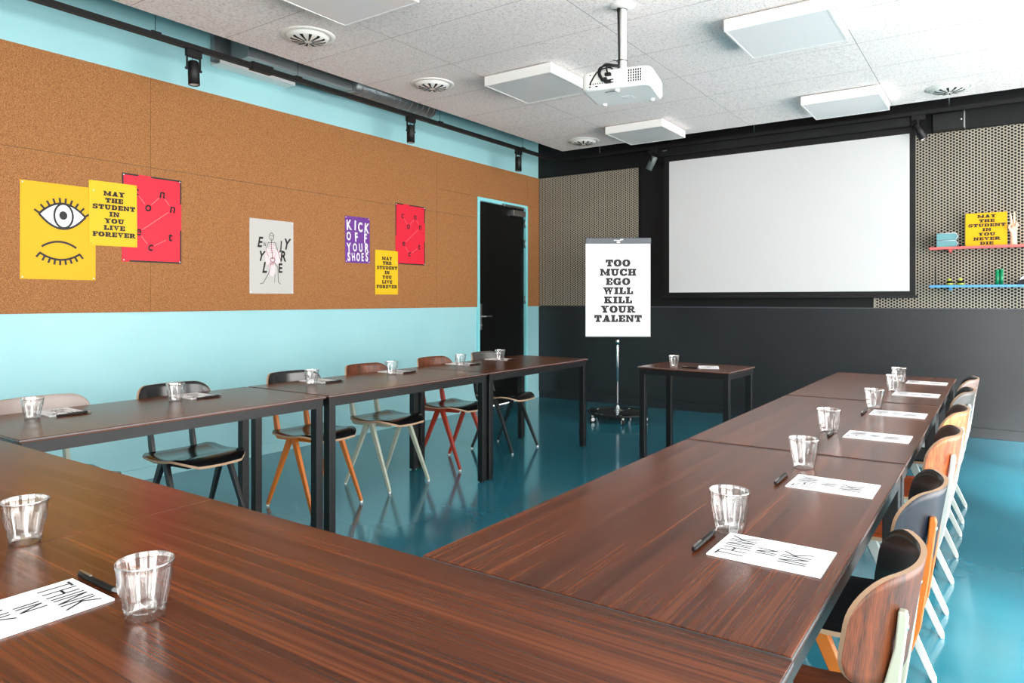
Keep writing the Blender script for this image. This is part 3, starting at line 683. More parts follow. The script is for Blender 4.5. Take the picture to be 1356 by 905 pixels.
for i, (gy, py) in enumerate(((-6.155, -6.250), (-5.452, -5.632), (-4.816, -4.800), (-4.036, -4.180), (-3.302, -3.405), (-2.809, -2.770))):
    gx = 4.423 if i != 2 else 4.40
    if i == 2: gy = -4.80
    glass('faceted clear tumbler on the right table row, %s from the camera' % ORD[i], gx if i not in (2, 5) else gx - 0.03, gy, rz=0.25 * i + 0.1)
    pad('printed white notepad on the right table row, %s from the camera' % ORD[i], 4.537, py, R(90))
    if i < 4: pen('black pen on the right table row, %s from the camera' % ORD[i], 4.404 if i != 2 else 4.385, py + (-0.005 if i < 2 else -0.03), R(90) + 0.02)
glass('faceted clear tumbler in the foreground beside the pen tip', 3.788, -7.104, rz=0.15)
glass('faceted clear tumbler over the foreground table joint at the left frame edge', 3.241, -7.067, rz=0.6)
pad('printed white notepad in the foreground, cut by the left frame edge', 3.611, -7.208, 0.0)
pen('black pen with silver tip lying along the foreground notepad', 3.602, -7.088, 0.0)
glass('faceted clear tumbler on the small table', 2.80, -2.43, 0.728, 0.4)
pad('white notepad on the small table', 3.04, -2.33, R(200), 0.728)
pen('black pen on the small table', 2.95, -2.47, R(-2), 0.728)

# ------------------------------------------------------------------ posters on the cork (local x = along +Y, local y = up, local z = out of the wall)
WALLROT = Matrix(((0, 0, 1), (1, 0, 0), (0, 1, 0))).to_euler()
def poster(name, label, y0, y1, z0, z1, m, x=0.0135, roll=0.0, cat='poster', bend=0.0):
    w, h_ = y1 - y0, z1 - z0; rot = Matrix(((0, 0, 1), (1, 0, 0), (0, 1, 0))) @ Matrix.Rotation(roll, 3, 'Z')
    o = tag(link(name, None, None, (x, (y0 + y1) / 2, (z0 + z1) / 2), rot.to_euler()), label, cat)
    part('sheet', B(-w / 2, w / 2, -h_ / 2, h_ / 2, 0, 0.0012), m, o)
    return o, w, h_
def pins(o, w, h_, m='white_ink'):
    for sx in (-1, 1):
        for sy in (-1, 1):
            bm = bmesh.new(); lathe(bm, [(0, 0.0), (0.005, 0.0), (0.004, 0.004), (0, 0.0055)], 10); part('pin', bm, M[m], o, (sx * (w / 2 - 0.012), sy * (h_ / 2 - 0.012), 0.0012))
# eye poster
o, w, h_ = poster('poster', 'large yellow poster with an open eye above a winking eye', -5.878, -5.443, 1.382, 1.986, M['yellow'])
bm = bmesh.new()
ex, ey = 0.02, 0.10; A_, Bq = 0.135, 0.088
up = [(ex + A_ * (2 * t / 24 - 1), ey + 0.005 + 0.075 * (1 - (2 * t / 24 - 1) ** 2)) for t in range(25)]
lo = [(ex + A_ * (2 * t / 24 - 1), ey + 0.005 - 0.085 * (1 - (2 * t / 24 - 1) ** 2)) for t in range(25)]
bm.faces.new([bm.verts.new((x, y, 0.0004)) for x, y in up + lo[-2:0:-1]]).material_index = 1
ribbon(bm, up, 0.013, 0.0009); ribbon(bm, lo, 0.013, 0.0009)
ribbon(bm, arc(ex + 0.005, ey + 0.002, 0.054, 0.076, 0, 360, 36), 0.012, 0.0011); disc(bm, ex + 0.003, ey + 0.005, 0.024, 0.027, 0.0011)
for k in range(10):
    t = -0.98 + 1.96 * k / 9; x = ex + A_ * t; y = ey + 0.005 + 0.075 * (1 - t * t); a = R(90 - 55 * t)
    ribbon(bm, [(x, y), (x + 0.036 * math.cos(a), y + 0.036 * math.sin(a))], 0.0125, 0.0009)
ribbon(bm, [(0.0 + 0.10 * (2 * t / 16 - 1) + 0.0, -0.098 + 0.035 * (1 - (2 * t / 16 - 1) ** 2)) for t in range(17)], 0.013, 0.0009)
lw = [(0.005 + 0.118 * (2 * t / 16 - 1), -0.135 - 0.042 * (1 - (2 * t / 16 - 1) ** 2)) for t in range(17)]
ribbon(bm, lw, 0.013, 0.0009)
for k in range(9):
    t = -0.97 + 1.94 * k / 8; x = 0.005 + 0.118 * t; y = -0.135 - 0.042 * (1 - t * t); a = R(-90 + 38 * t)
    ribbon(bm, [(x, y), (x + 0.034 * math.cos(a), y + 0.034 * math.sin(a))], 0.0125, 0.0009)
part('eye_drawing', bm, [M['ink'], M['eye_white']], o, (0, 0, 0.0012)); pins(o, w, h_)
def forever(label, y0, y1, z0, z1, x, roll=0.0, sx=1.0):
    o, w, h_ = poster('poster', label, y0, y1, z0, z1, M['yellow2'], x, roll)
    if not T_forever.materials: T_forever.materials.append(M['ink'])
    link('lettering', T_forever, o, (0.005, 0.0, 0.0012)); pins(o, w, h_, 'yellow2')
def connect(label, y0, y1, z0, z1, x):
    o, w, h_ = poster('poster', label, y0, y1, z0, z1, M['red'], x)
    if not T_connect.materials: T_connect.materials.append(M['ink']); T_connect.materials.append(M['red_line'])
    link('lettering', T_connect, o, (0, 0, 0.0012)); pins(o, w, h_)
    t = 0.011
    for a in ((-w / 2, -w / 2 + 0.11, h_ / 2 - t, h_ / 2), (-w / 2 + 0.2, w / 2, h_ / 2 - t, h_ / 2), (w / 2 - t, w / 2, 0.13, h_ / 2), (w / 2 - t, w / 2, -h_ / 2, -0.06), (-w / 2 + 0.05, w / 2, -h_ / 2, -h_ / 2 + t), (-w / 2, -w / 2 + t, -0.02, h_ / 2)): part('border_strip', B(*a, 0, 0.0005), M['ink'], o, (0, 0, 0.0012))
connect('red poster with scattered black letters beside the eye poster', -5.274, -4.852, 1.514, 2.117, 0.0135)
forever('yellow MAY THE STUDENT poster overlapping the eye poster', -5.485, -5.174, 1.613, 2.039, 0.0165, R(0.4))
connect('red poster with scattered black letters nearer the door', -2.65, -2.218, 1.605, 2.207, 0.0135)
forever('yellow MAY THE STUDENT poster below the red poster near the door', -2.927, -2.619, 1.303, 1.729, 0.0165)
o, w, h_ = poster('poster', 'purple poster with white hand-painted KICK OFF YOUR SHOES lettering', -3.297, -2.993, 1.592, 2.018, M['purple'], roll=R(0.6))
T_shoes.materials.append(M['white_ink']); link('lettering', T_shoes, o, (0, 0.005, 0.0012)); pins(o, w, h_)
o, w, h_ = poster('poster', 'glossy white poster with a walking skeleton sketch and brush letters', -4.287, -3.866, 1.303, 1.904, M['gloss_paper'])
T_life.materials.append(M['ink']); link('lettering', T_life, o, (0, 0.02, 0.0016))
bm = bmesh.new()
def rb(p, wd=0.005, mi=0): ribbon(bm, p, wd, 0.0009, mi)
for c in ((0.0, 0.02, 0.035, 0.09), (-0.045, 0.0, 0.02, 0.07), (0.05, 0.0, 0.03, 0.06), (0.0, -0.10, 0.03, 0.06)): disc(bm, *c, 0.0004, 1)
rb(arc(-0.005, 0.165, 0.021, 0.03, 0, 360, 18), 0.005); rb([(-0.014, 0.172), (-0.007, 0.17)], 0.008); rb([(0.0, 0.17), (0.008, 0.172)], 0.008); rb([(-0.012, 0.15), (0.002, 0.149)], 0.004)
rb([(-0.005, 0.135), (-0.008, 0.08), (0.0, 0.03), (0.004, -0.02)], 0.005)
for k in range(5): rb(arc(-0.004, 0.105 - 0.016 * k, 0.026 - 0.002 * k, 0.009, 200, 340, 6), 0.003)
rb([(-0.04, 0.115), (0.03, 0.118)], 0.004); rb([(-0.035, 0.115), (-0.06, 0.06), (-0.035, 0.0)], 0.004); rb([(0.03, 0.118), (0.055, 0.05), (0.085, -0.03)], 0.005); rb([(0.085, -0.03), (0.095, -0.06)], 0.003)
rb(arc(0.005, -0.025, 0.022, 0.018, 0, 360, 12), 0.006); rb([(-0.012, -0.045), (-0.03, -0.13), (-0.085, -0.215), (-0.115, -0.222)], 0.005); rb([(0.022, -0.045), (0.055, -0.085), (0.06, -0.205), (0.085, -0.222)], 0.005); rb([(0.03, -0.14), (0.022, -0.21)], 0.003)
part('skeleton_drawing', bm, [M['ink'], M['pink']], o, (0, 0, 0.0012)); pins(o, w, h_)

# ------------------------------------------------------------------ projection screen
ps = thing('projection_screen', 'large white projection screen with black borders on the back wall', 'screen', (3.0, -0.12, 1.27))
def sb(x0, x1, z0, z1, y0, y1): return B(x0 - 3.0, x1 - 3.0, y0 + 0.12, y1 + 0.12, z0 - 1.27, z1 - 1.27)
part('screen_border', sb(1.752, 4.243, 1.293, 2.90, -0.1205, -0.119), M['black'], ps)
part('screen_fabric', sb(1.8157, 4.1936, 1.3337, 2.8121, -0.1225, -0.1206), M['screen'], ps)
part('bottom_bar', sb(1.735, 4.262, 1.270, 1.295, -0.135, -0.105), M['black_metal'], ps, bevel=0.004)
part('housing', sb(1.672, 4.205, 2.872, 2.975, -0.18, -0.055), M['black_metal'], ps, bevel=0.008)
part('badge', sb(1.76, 1.81, 2.926, 2.934, -0.1812, -0.1795), M['steel'], ps)
for x in (1.85, 4.1): part('wall_bracket', sb(x - 0.02, x + 0.02, 2.89, 2.96, -0.06, -0.036), M['black_metal'], ps)

# ------------------------------------------------------------------ flipchart
fc = thing('flipchart', 'white flipchart reading TOO MUCH EGO WILL KILL YOUR TALENT', 'flipchart', (1.63, -1.05, 0), (0, 0, YAW + 0.0))
part('board', B(-0.335, 0.335, -0.03, -0.018, 0.873, 1.875), M['paper'], fc, bevel=0.002)
part('paper_sheet', B(-0.33, 0.33, -0.034, -0.031, 0.882, 1.835), M['paper'], fc)
T_ego.materials.append(M['ink']); link('lettering', T_ego, fc, (0.0, -0.0345, 1.345), (R(90), 0, 0))
hd = part('clamp_header', B(-0.338, 0.338, -0.05, -0.01, 1.832, 1.892), M['header'], fc, bevel=0.006)
bm = bmesh.new(); box(bm, -0.045, 0.03, -0.0512, -0.0495, 1.862, 1.868); box(bm, 0.02, 0.05, -0.0512, -0.0495, 1.868, 1.878); disc_ = lathe(bm, [(0, 0), (0.02, 0), (0.02, 0.003), (0, 0.003)], 14, M=Matrix.Translation((0, -0.049, 1.846)) @ Matrix.Rotation(R(90), 4, 'X') @ Matrix.Diagonal((1, 0.45, 1, 1)))
part('header_mark', bm, M['white_ink'], hd)
part('pen_tray', B(-0.335, 0.335, -0.045, -0.005, 0.866, 0.875), M['header'], fc)
bm = bmesh.new(); tube(bm, [(0, 0.0, 0.10), (0, 0.0, 1.3)], 0.013, 14); part('pole', bm, M['chrome'], fc)
bm = bmesh.new(); tube(bm, [(0, 0, 0.78), (0, 0, 0.86)], 0.021, 14); part('height_collar', bm, M['chrome'], fc)
bm = bmesh.new(); n = 40; tube(bm, [(0.30 * math.cos(2 * math.pi * k / n), 0.30 * math.sin(2 * math.pi * k / n), 0.085) for k in range(n + 1)], 0.013, 8, cap=False); part('base_ring', bm, M['black'], fc)
bm = bmesh.new()
lathe(bm, [(0.018, 0.16), (0.03, 0.125), (0.09, 0.108), (0.29, 0.092), (0.29, 0.082), (0.0, 0.082)], 5, smooth=False, M=Matrix.Rotation(R(20), 4, 'Z')); part('base_star', bm, M['chrome'], fc)
for k in range(5):
    a = R(20 + 72 * k + 36); bm = bmesh.new()
    c = Vector((0.29 * math.cos(a), 0.29 * math.sin(a), 0.028)); u = Vector((-math.sin(a), math.cos(a), 0)) * 0.014
    tube(bm, [c - u, c + u], 0.027, 16); w_ = part('castor', bm, M['black'], fc)
    bm = bmesh.new(); tube(bm, [c - u * 1.12, c + u * 1.12], 0.019, 14); tube(bm, [c + Vector((0, 0, 0.02)), c + Vector((0, 0, 0.06))], 0.011, 10); part('castor_hub', bm, M['white_plastic'], w_)

# ------------------------------------------------------------------ shelves and what stands on them
def shelf(label, z, m):
    s = thing('wall_shelf', label, 'shelf', (4.36, -0.11, z))
    part('board', B(0, 1.35, -0.1, 0.078, 0, 0.013), m, s, bevel=0.002); part('front_lip', B(0, 1.35, -0.104, -0.1, -0.006, 0.016), m, s)
    for x in (0.15, 1.2): part('bracket', B(x, x + 0.02, -0.02, 0.078, -0.03, 0), m, s)
shelf('long thin coral red shelf on the perforated panel', 1.715, M['shelf_red'])
shelf('long thin blue shelf on the perforated panel', 1.369, M['shelf_blue'])
ZR, ZB = 1.7285, 1.3825
for k, (z, lb) in enumerate(((ZR, 'lower grey teal folder of the two stacked on the coral shelf'), (ZR + 0.066, 'upper grey teal folder of the two stacked on the coral shelf'))):
    t = thing('folder', lb, 'folder', (4.415, -0.11, z), (0, 0, 0), 'stacked folders')
    bm = bmesh.new(); prism(bm, [(0, 0), (0.148, 0), (0.165, 0.032), (0.148, 0.064), (0, 0.064)], -0.075, 0.055, 'y'); part('cover', bm, M['book_teal'], t, bevel=0.002)
    bm = bmesh.new(); tube(bm, [(0.15, -0.077, 0.004), (0.167, -0.077, 0.032), (0.15, -0.077, 0.06)], 0.0025, 6); tube(bm, [(0, -0.077, 0.061), (0.15, -0.077, 0.061)], 0.002, 6); part('piping', bm, M['eye_white'], t)
t = thing('sign_board', 'yellow MAY THE STUDENT IN YOU NEVER DIE board on coral shelf', 'sign', (4.79, -0.115, ZR), (R(-5), 0, 0))
part('panel', B(-0.155, 0.155, -0.008, 0.008, 0.001, 0.302), M['yellow'], t, bevel=0.001)
T_die.materials.append(M['ink']); link('lettering', T_die, t, (0.005, -0.0085, 0.15), (R(90), 0, 0))
# raised hand ornament
def chain(name, chains, radii, m, parent, loc=(0, 0, 0)):
    me = bpy.data.meshes.new(name); vs_, es, rad = [], [], []
    idx = {}
    for ch, rr in zip(chains, radii):
        prev = None
        for p, r in zip(ch, rr):
            k = tuple(round(c, 4) for c in p)
            if k not in idx: idx[k] = len(vs_); vs_.append(p); rad.append(r)
            if prev is not None: es.append((prev, idx[k]))
            prev = idx[k]
    me.from_pydata(vs_, es, []); o = link(name, me, parent, loc)
    o.modifiers.new('skin', 'SKIN'); o.modifiers.new('sub', 'SUBSURF').levels = 1; o.modifiers['sub'].render_levels = 2; o.modifiers['skin'].use_smooth_shade = True
    for i, r in enumerate(rad): me.skin_vertices[0].data[i].radius = r
    me.skin_vertices[0].data[0].use_root = True; me.materials.append(m); return o
hb = thing('hand_ornament', 'pale raised hand ornament with two fingers up on coral shelf', 'ornament', (4.99, -0.11, ZR), (0, 0, R(0)))
pw, pm = (0, 0, 0.115), (0, -0.002, 0.15)
chain('hand', [[(0, 0, 0.0), (0, 0, 0.06), pw, pm],
               [pm, (-0.012, -0.004, 0.185), (-0.018, -0.004, 0.225), (-0.022, -0.002, 0.262), (-0.024, 0, 0.284)],
               [pm, (0.004, -0.004, 0.188), (0.004, -0.004, 0.232), (0.005, -0.002, 0.272), (0.006, 0, 0.296)],
               [pm, (0.018, -0.006, 0.182), (0.021, -0.024, 0.196), (0.018, -0.036, 0.176), (0.012, -0.030, 0.160)],
               [pm, (0.030, -0.006, 0.172), (0.033, -0.022, 0.182), (0.028, -0.032, 0.166), (0.022, -0.028, 0.152)],
               [pw, (-0.026, -0.012, 0.138), (-0.034, -0.024, 0.168), (-0.018, -0.036, 0.186)]],
      [[(0.028, 0.028), (0.025, 0.024), (0.022, 0.018), (0.034, 0.015)], [(0.02, 0.013), (0.009, 0.009), (0.0085, 0.0085), (0.0078, 0.0078), (0.006, 0.006)],
       [(0.02, 0.013), (0.009, 0.009), (0.0085, 0.0085), (0.0078, 0.0078), (0.006, 0.006)], [(0.02, 0.013), (0.0088, 0.0088), (0.0085, 0.0085), (0.008, 0.008), (0.006, 0.006)],
       [(0.02, 0.013), (0.008, 0.008), (0.0078, 0.0078), (0.007, 0.007), (0.0055, 0.0055)], [(0.022, 0.018), (0.011, 0.011), (0.0095, 0.0095), (0.0075, 0.0075)]], M['skin'], hb)
bm = bmesh.new(); lathe(bm, [(0, 0), (0.03, 0), (0.03, 0.008), (0.026, 0.012), (0, 0.012)], 20); part('base', bm, M['skin'], hb)
def figure(label, x):
    t = thing('knob_toy', label, 'toy', (x, -0.12, ZB), (0, 0, 0), 'round toys on the blue shelf')
    bm = bmesh.new(); lathe(bm, [(0, 0), (0.02, 0.0), (0.028, 0.012), (0.026, 0.03), (0.016, 0.042), (0, 0.044)], 18); part('body', bm, M['black'], t)
    bm = bmesh.new(); lathe(bm, [(0, 0.04), (0.013, 0.044), (0.016, 0.054), (0.011, 0.064), (0, 0.067)], 16); part('cap', bm, M['lime'], t)
    bm = bmesh.new(); lathe(bm, [(0.0262, 0.008), (0.029, 0.012), (0.0275, 0.02)], 18); part('band', bm, M['lime'], t)
figure('dark round toy with lime cap on blue shelf, the left one', 4.512); figure('dark round toy with lime cap on blue shelf, the right one', 4.598)
for k, (x, h_, lb) in enumerate(((4.872, 0.138, 'green plastic tube on blue shelf, the left of the pair'), (4.903, 0.143, 'green plastic tube on blue shelf, the right of the pair'))):
    t = thing('tube_container', lb, 'tube', (x, -0.12, ZB), (0, 0, 0), 'green tubes on the blue shelf')
    bm = bmesh.new(); lathe(bm, [(0, 0), (0.0145, 0), (0.0145, h_ - 0.02), (0, h_ - 0.02)], 18); part('body', bm, M['green'], t)
    bm = bmesh.new(); lathe(bm, [(0, h_ - 0.02), (0.0155, h_ - 0.02), (0.0155, h_ - 0.002), (0.012, h_), (0, h_)], 18); part('cap', bm, M['green'], t)
t = thing('pen_stand', 'thin dark pen standing at the left end of blue shelf', 'pen', (4.405, -0.12, ZB))
bm = bmesh.new(); lathe(bm, [(0, 0), (0.016, 0), (0.016, 0.006), (0, 0.007)], 16); part('foot', bm, M['black'], t)
bm = bmesh.new(); tube(bm, [(0, 0, 0.006), (-0.003, 0, 0.09), (-0.004, 0, 0.165)], [0.006, 0.006, 0.003], 10); part('shaft', bm, M['black'], t)
t = thing('tape_dispenser', 'low dark tape dispenser on blue shelf at the right frame edge', 'dispenser', (5.06, -0.12, ZB))
bm = bmesh.new(); prism(bm, [(-0.05, 0), (0.06, 0), (0.06, 0.012), (0.03, 0.04), (-0.01, 0.05), (-0.04, 0.03)], -0.02, 0.02, 'y'); part('body', bm, M['black'], t, bevel=0.003)
bm = bmesh.new(); lathe(bm, [(0.012, -0.012), (0.03, -0.012), (0.03, 0.012), (0.012, 0.012)], 20, M=Matrix.Translation((0.005, 0, 0.045)) @ Matrix.Rotation(R(90), 4, 'X'), close=True); part('tape_roll', bm, M['eye_white'], t)

# ------------------------------------------------------------------ ceiling lamps, vents
def lamp(label, x, y):
    t = thing('ceiling_lamp', label, 'ceiling lamp', (x, y, ZC - 0.085), (0, 0, 0), 'square ceiling lamps')
    bm = bmesh.new(); s = 0.308; e = 0.012
    box(bm, -s, s, -s, -s + e, 0, 0.075); box(bm, -s, s, s - e, s, 0, 0.075); box(bm, -s, -s + e, -s + e, s - e, 0, 0.075); box(bm, s - e, s, -s + e, s - e, 0, 0.075); box(bm, -s + e, s - e, -s + e, s - e, 0.06, 0.075)
    part('housing', bm, M['white_plastic'], t); part('diffuser', B(-s + e, s - e, -s + e, s - e, 0.002, 0.01), M['lamp_face'], t)
    part('mounting_plate', B(-0.27, 0.27, -0.27, 0.27, 0.075, 0.085), M['galv'], t)
lamp('square white ceiling lamp cut by the top frame edge', 1.875, -5.0); lamp('square white ceiling lamp left of the projector', 1.845, -2.91); lamp('square white ceiling lamp closest to the left back corner', 1.875, -0.895)
lamp('square white ceiling lamp right of the projector, near the top frame edge', 3.775, -2.96); lamp('square white ceiling lamp over the top right of the screen', 3.775, -0.895)
def vent(label, x, y):
    t = thing('swirl_vent', label, 'vent', (x, y, ZC), (0, 0, 0), 'round swirl vents')
    bm = bmesh.new(); lathe(bm, [(0.178, 0.0), (0.178, -0.004), (0.150, -0.010), (0.142, -0.004), (0.142, 0.0)], 40, close=True); part('rim', bm, M['vent_white'], t)
    bm = bmesh.new(); lathe(bm, [(0.142, -0.004), (0.13, -0.022), (0.10, -0.034), (0.05, -0.040), (0, -0.041)], 40); part('dish', bm, M['vent_white'], t)
    for k in range(12):
        a = 2 * math.pi * k / 12; bm = bmesh.new()
        c, s = math.cos(a), math.sin(a)
        def pz(r): return -0.040 + 0.006 * max(0, (r - 0.05) / 0.05) - 0.001 * (r < 0.05) + (0.004 * max(0, r - 0.1) / 0.015)
        rr = (0.026, 0.05, 0.075, 0.1, 0.115); pts = [(r, -0.003 - 0.13 * (r - 0.026)) for r in rr] + [(r, 0.002 + 0.05 * (r - 0.026)) for r in rr[::-1]]
        f = [bm.verts.new((r * c - q * s, r * s + q * c, pz(r) - 0.0018)) for r, q in pts]
        for k2 in range(4): bm.faces.new((f[k2], f[k2 + 1], f[8 - k2], f[9 - k2]))
        g = bmesh.ops.extrude_face_region(bm, geom=list(bm.faces))
        for v in g['geom']:
            if isinstance(v, bmesh.types.BMVert): v.co.z += 0.004
        part('slot', bm, M['hole'], t)
vent('round white swirl vent at the upper left of the ceiling', 1.07, -4.57); vent('round white swirl vent left of the square lamp by the projector', 1.05, -3.285)
vent('round white swirl vent nearest the left back corner', 1.055, -0.738); vent('round white swirl vent above the perforated panel on the right', 4.543, -0.735)

# ------------------------------------------------------------------ projector
pj = thing('projector', 'white projector hanging from the ceiling on a pole', 'projector', (3.03, -3.81, 2.485), (0, 0, R(12)))
def rrect(w, d, r, n=5):
    P = []
    for cx, cy, a0 in ((w / 2 - r, d / 2 - r, 0), (-w / 2 + r, d / 2 - r, 90), (-w / 2 + r, -d / 2 + r, 180), (w / 2 - r, -d / 2 + r, 270)):
        for k in range(n + 1): P.append((cx + r * math.cos(R(a0 + 90 * k / n)), cy + r * math.sin(R(a0 + 90 * k / n))))
    return P
bm = bmesh.new(); rows = []
for z, g in ((0, 0.018), (0.006, 0.006), (0.02, 0.0), (0.085, 0.0), (0.105, 0.006), (0.115, 0.02)):
    rows.append([bm.verts.new((x, y, z)) for x, y in rrect(0.42 - 2 * g, 0.37 - 2 * g, 0.05 - g * 0.5)])
for a, b in zip(rows, rows[1:]):
    for k in range(len(a)):
        f = bm.faces.new((a[k], a[(k + 1) % len(a)], b[(k + 1) % len(a)], b[k])); f.smooth = True
bm.faces.new(rows[0][::-1]); bm.faces.new(rows[-1]); body = part('body', bm, M['white_plastic'], pj)
yb = -0.186
bm = bmesh.new(); box(bm, -0.165, 0.02, yb, yb + 0.004, 0.018, 0.1); part('port_panel', bm, M['vent_white'], pj)
def port(x0, x1, z0, z1): part('port', B(x0, x1, yb - 0.0015, yb + 0.001, z0, z1), M['black'], body)
for k in range(7): port(-0.15 + 0.014 * k, -0.143 + 0.014 * k, 0.032, 0.038)
for a in ((-0.158, -0.146, 0.016, 0.023), (-0.12, -0.105, 0.016, 0.022), (-0.035, -0.01, 0.03, 0.037), (-0.035, -0.01, 0.046, 0.053), (-0.055, -0.03, 0.07, 0.085), (-0.155, -0.145, 0.085, 0.09)): port(*a)
for i in range(6):
    for j in range(5): part('vent_slot', B(0.075 + 0.014 * i, 0.082 + 0.014 * i, yb - 0.001, yb + 0.001, 0.025 + 0.015 * j, 0.036 + 0.015 * j), M['hole'], body)
part('data_label', B(-0.01, 0.05, 0.0, 0.05, -0.0008, 0.001), M['lamp_face'], body); part('latch', B(-0.08, 0.01, -0.12, -0.112, -0.0008, 0.001), M['hole'], body)
for x, y in ((-0.15, 0.13), (0.15, 0.13), (0, -0.14)):
    bm = bmesh.new(); lathe(bm, [(0, -0.012), (0.014, -0.012), (0.014, 0.001), (0, 0.001)], 14); part('adjustable_foot', bm, M['white_plastic'], body, (x, y, 0))
bm = bmesh.new(); lathe(bm, [(0, 0), (0.042, 0), (0.042, 0.02), (0.034, 0.022), (0.03, 0.012), (0, 0.012)], 24, M=Matrix.Translation((-0.09, 0.183, 0.058)) @ Matrix.Rotation(R(-90), 4, 'X')); ln = part('lens_ring', bm, M['black'], pj)
bm = bmesh.new(); lathe(bm, [(0.03, 0.012), (0.02, 0.018), (0, 0.02)], 20, M=Matrix.Translation((-0.09, 0.183, 0.058)) @ Matrix.Rotation(R(-90), 4, 'X')); part('lens', bm, M['glass'], ln)
zt = ZC - 2.485
bm = bmesh.new(); tube(bm, [(0, 0, 0.125), (0, 0, zt - 0.012)], 0.021, 18); part('pole', bm, M['white_plastic'], pj)
bm = bmesh.new(); lathe(bm, [(0, zt - 0.02), (0.06, zt - 0.02), (0.075, zt - 0.008), (0.075, zt), (0, zt)], 24); part('ceiling_plate', bm, M['white_plastic'], pj)
part('mount_plate', B(-0.08, 0.08, -0.08, 0.08, 0.113, 0.126), M['white_plastic'], pj, bevel=0.003)
def cable(pts, r=0.0045):
    P = [Vector(p) for p in pts]; out = []
    for i in range(len(P) - 1):
        p0, p1, p2, p3 = P[max(i - 1, 0)], P[i], P[i + 1], P[min(i + 2, len(P) - 1)]
        for k in range(6):
            t = k / 6; out.append(0.5 * ((2 * p1) + (p2 - p0) * t + (2 * p0 - 5 * p1 + 4 * p2 - p3) * t * t + (3 * p1 - p0 - 3 * p2 + p3) * t ** 3))
    out.append(P[-1]); bm = bmesh.new(); tube(bm, out, r, 8); return bm
c0 = (-0.012, -0.03, 0.15)
part('cable', cable([(-0.03, -0.012, zt - 0.01), (-0.026, -0.02, zt - 0.06), (-0.022, -0.018, 0.3), (-0.022, -0.02, 0.18), (-0.03, -0.04, 0.14), (-0.06, -0.1, 0.15), (-0.1, -0.2, 0.1), (-0.142, -0.198, 0.045), (-0.15, -0.188, 0.03)]), M['black'], pj)
part('cable', cable([(-0.02, -0.022, zt - 0.01), (-0.02, -0.026, zt - 0.08), (-0.018, -0.026, 0.3), (-0.02, -0.03, 0.18), (-0.035, -0.09, 0.165), (-0.06, -0.19, 0.14), (-0.08, -0.225, 0.09), (-0.07, -0.225, 0.055), (-0.05, -0.19, 0.035)], 0.006), M['black'], pj)
part('cable', cable([(-0.02, -0.03, 0.18), (-0.045, -0.11, 0.16), (-0.085, -0.205, 0.12), (-0.09, -0.22, 0.075), (-0.075, -0.2, 0.05), (-0.06, -0.188, 0.04)], 0.005), M['black'], pj)
part('cable', cable([(-0.015, -0.03, 0.17), (-0.03, -0.11, 0.15), (-0.05, -0.18, 0.13), (-0.045, -0.205, 0.1), (-0.04, -0.188, 0.078)], 0.005), M['black'], pj)
for pos in ((-0.062, -0.205, 0.05), (-0.04, -0.2, 0.036), (-0.04, -0.2, 0.078)): part('plug', B(pos[0] - 0.018, pos[0] + 0.018, pos[1] - 0.012, pos[1] + 0.014, pos[2] - 0.009, pos[2] + 0.009), M['black'], pj, bevel=0.003)
for z in (0.21, zt - 0.03):
    bm = bmesh.new(); tube(bm, [(0.03 * math.cos(2 * math.pi * k / 14) - 0.005, 0.03 * math.sin(2 * math.pi * k / 14) - 0.006, z) for k in range(15)], 0.0022, 6, cap=False); tube(bm, [(-0.03, -0.02, z), (-0.055, -0.03, z + 0.004)], 0.002, 6); part('cable_tie', bm, M['black'], pj)

# ------------------------------------------------------------------ lighting track and spots
TX, TY, TZ = 0.385, -0.215, 2.972
tr = thing('lighting_track', 'black lighting track running along the cork wall and back wall', 'lighting track', (TX, TY, TZ))
part('side_rail', B(-0.018, 0.018, -9.6, 0.018, -0.018, 0.018), M['black'], tr); part('back_rail', B(0.018, 5.9, -0.018, 0.018, -0.018, 0.018), M['black'], tr)
part('conductor_strip', B(-0.019, -0.0182, -9.6, 0.0, -0.016, -0.012), M['steel'], tr)
for y in (-7.6, -5.03, -3.9, -2.2, -0.75): 
    bm = bmesh.new(); box(bm, -0.022, 0.022, y - 0.03, y + 0.03, 0.0, 0.026); tube(bm, [(0, y, 0.02), (0, y, ZS - TZ)], 0.0018, 6); part('hanger', bm, M['black'], tr)
for x in (0.6, 2.4, 4.13, 5.4):
    bm = bmesh.new(); tube(bm, [(x, 0, 0.018), (x, 0, ZS - TZ)], 0.003, 6); part('hanger', bm, M['steel'], tr)
part('feed_joint', B(-0.026, 0.026, -4.32, -4.14, -0.028, 0.03), M['black'], tr, bevel=0.004)
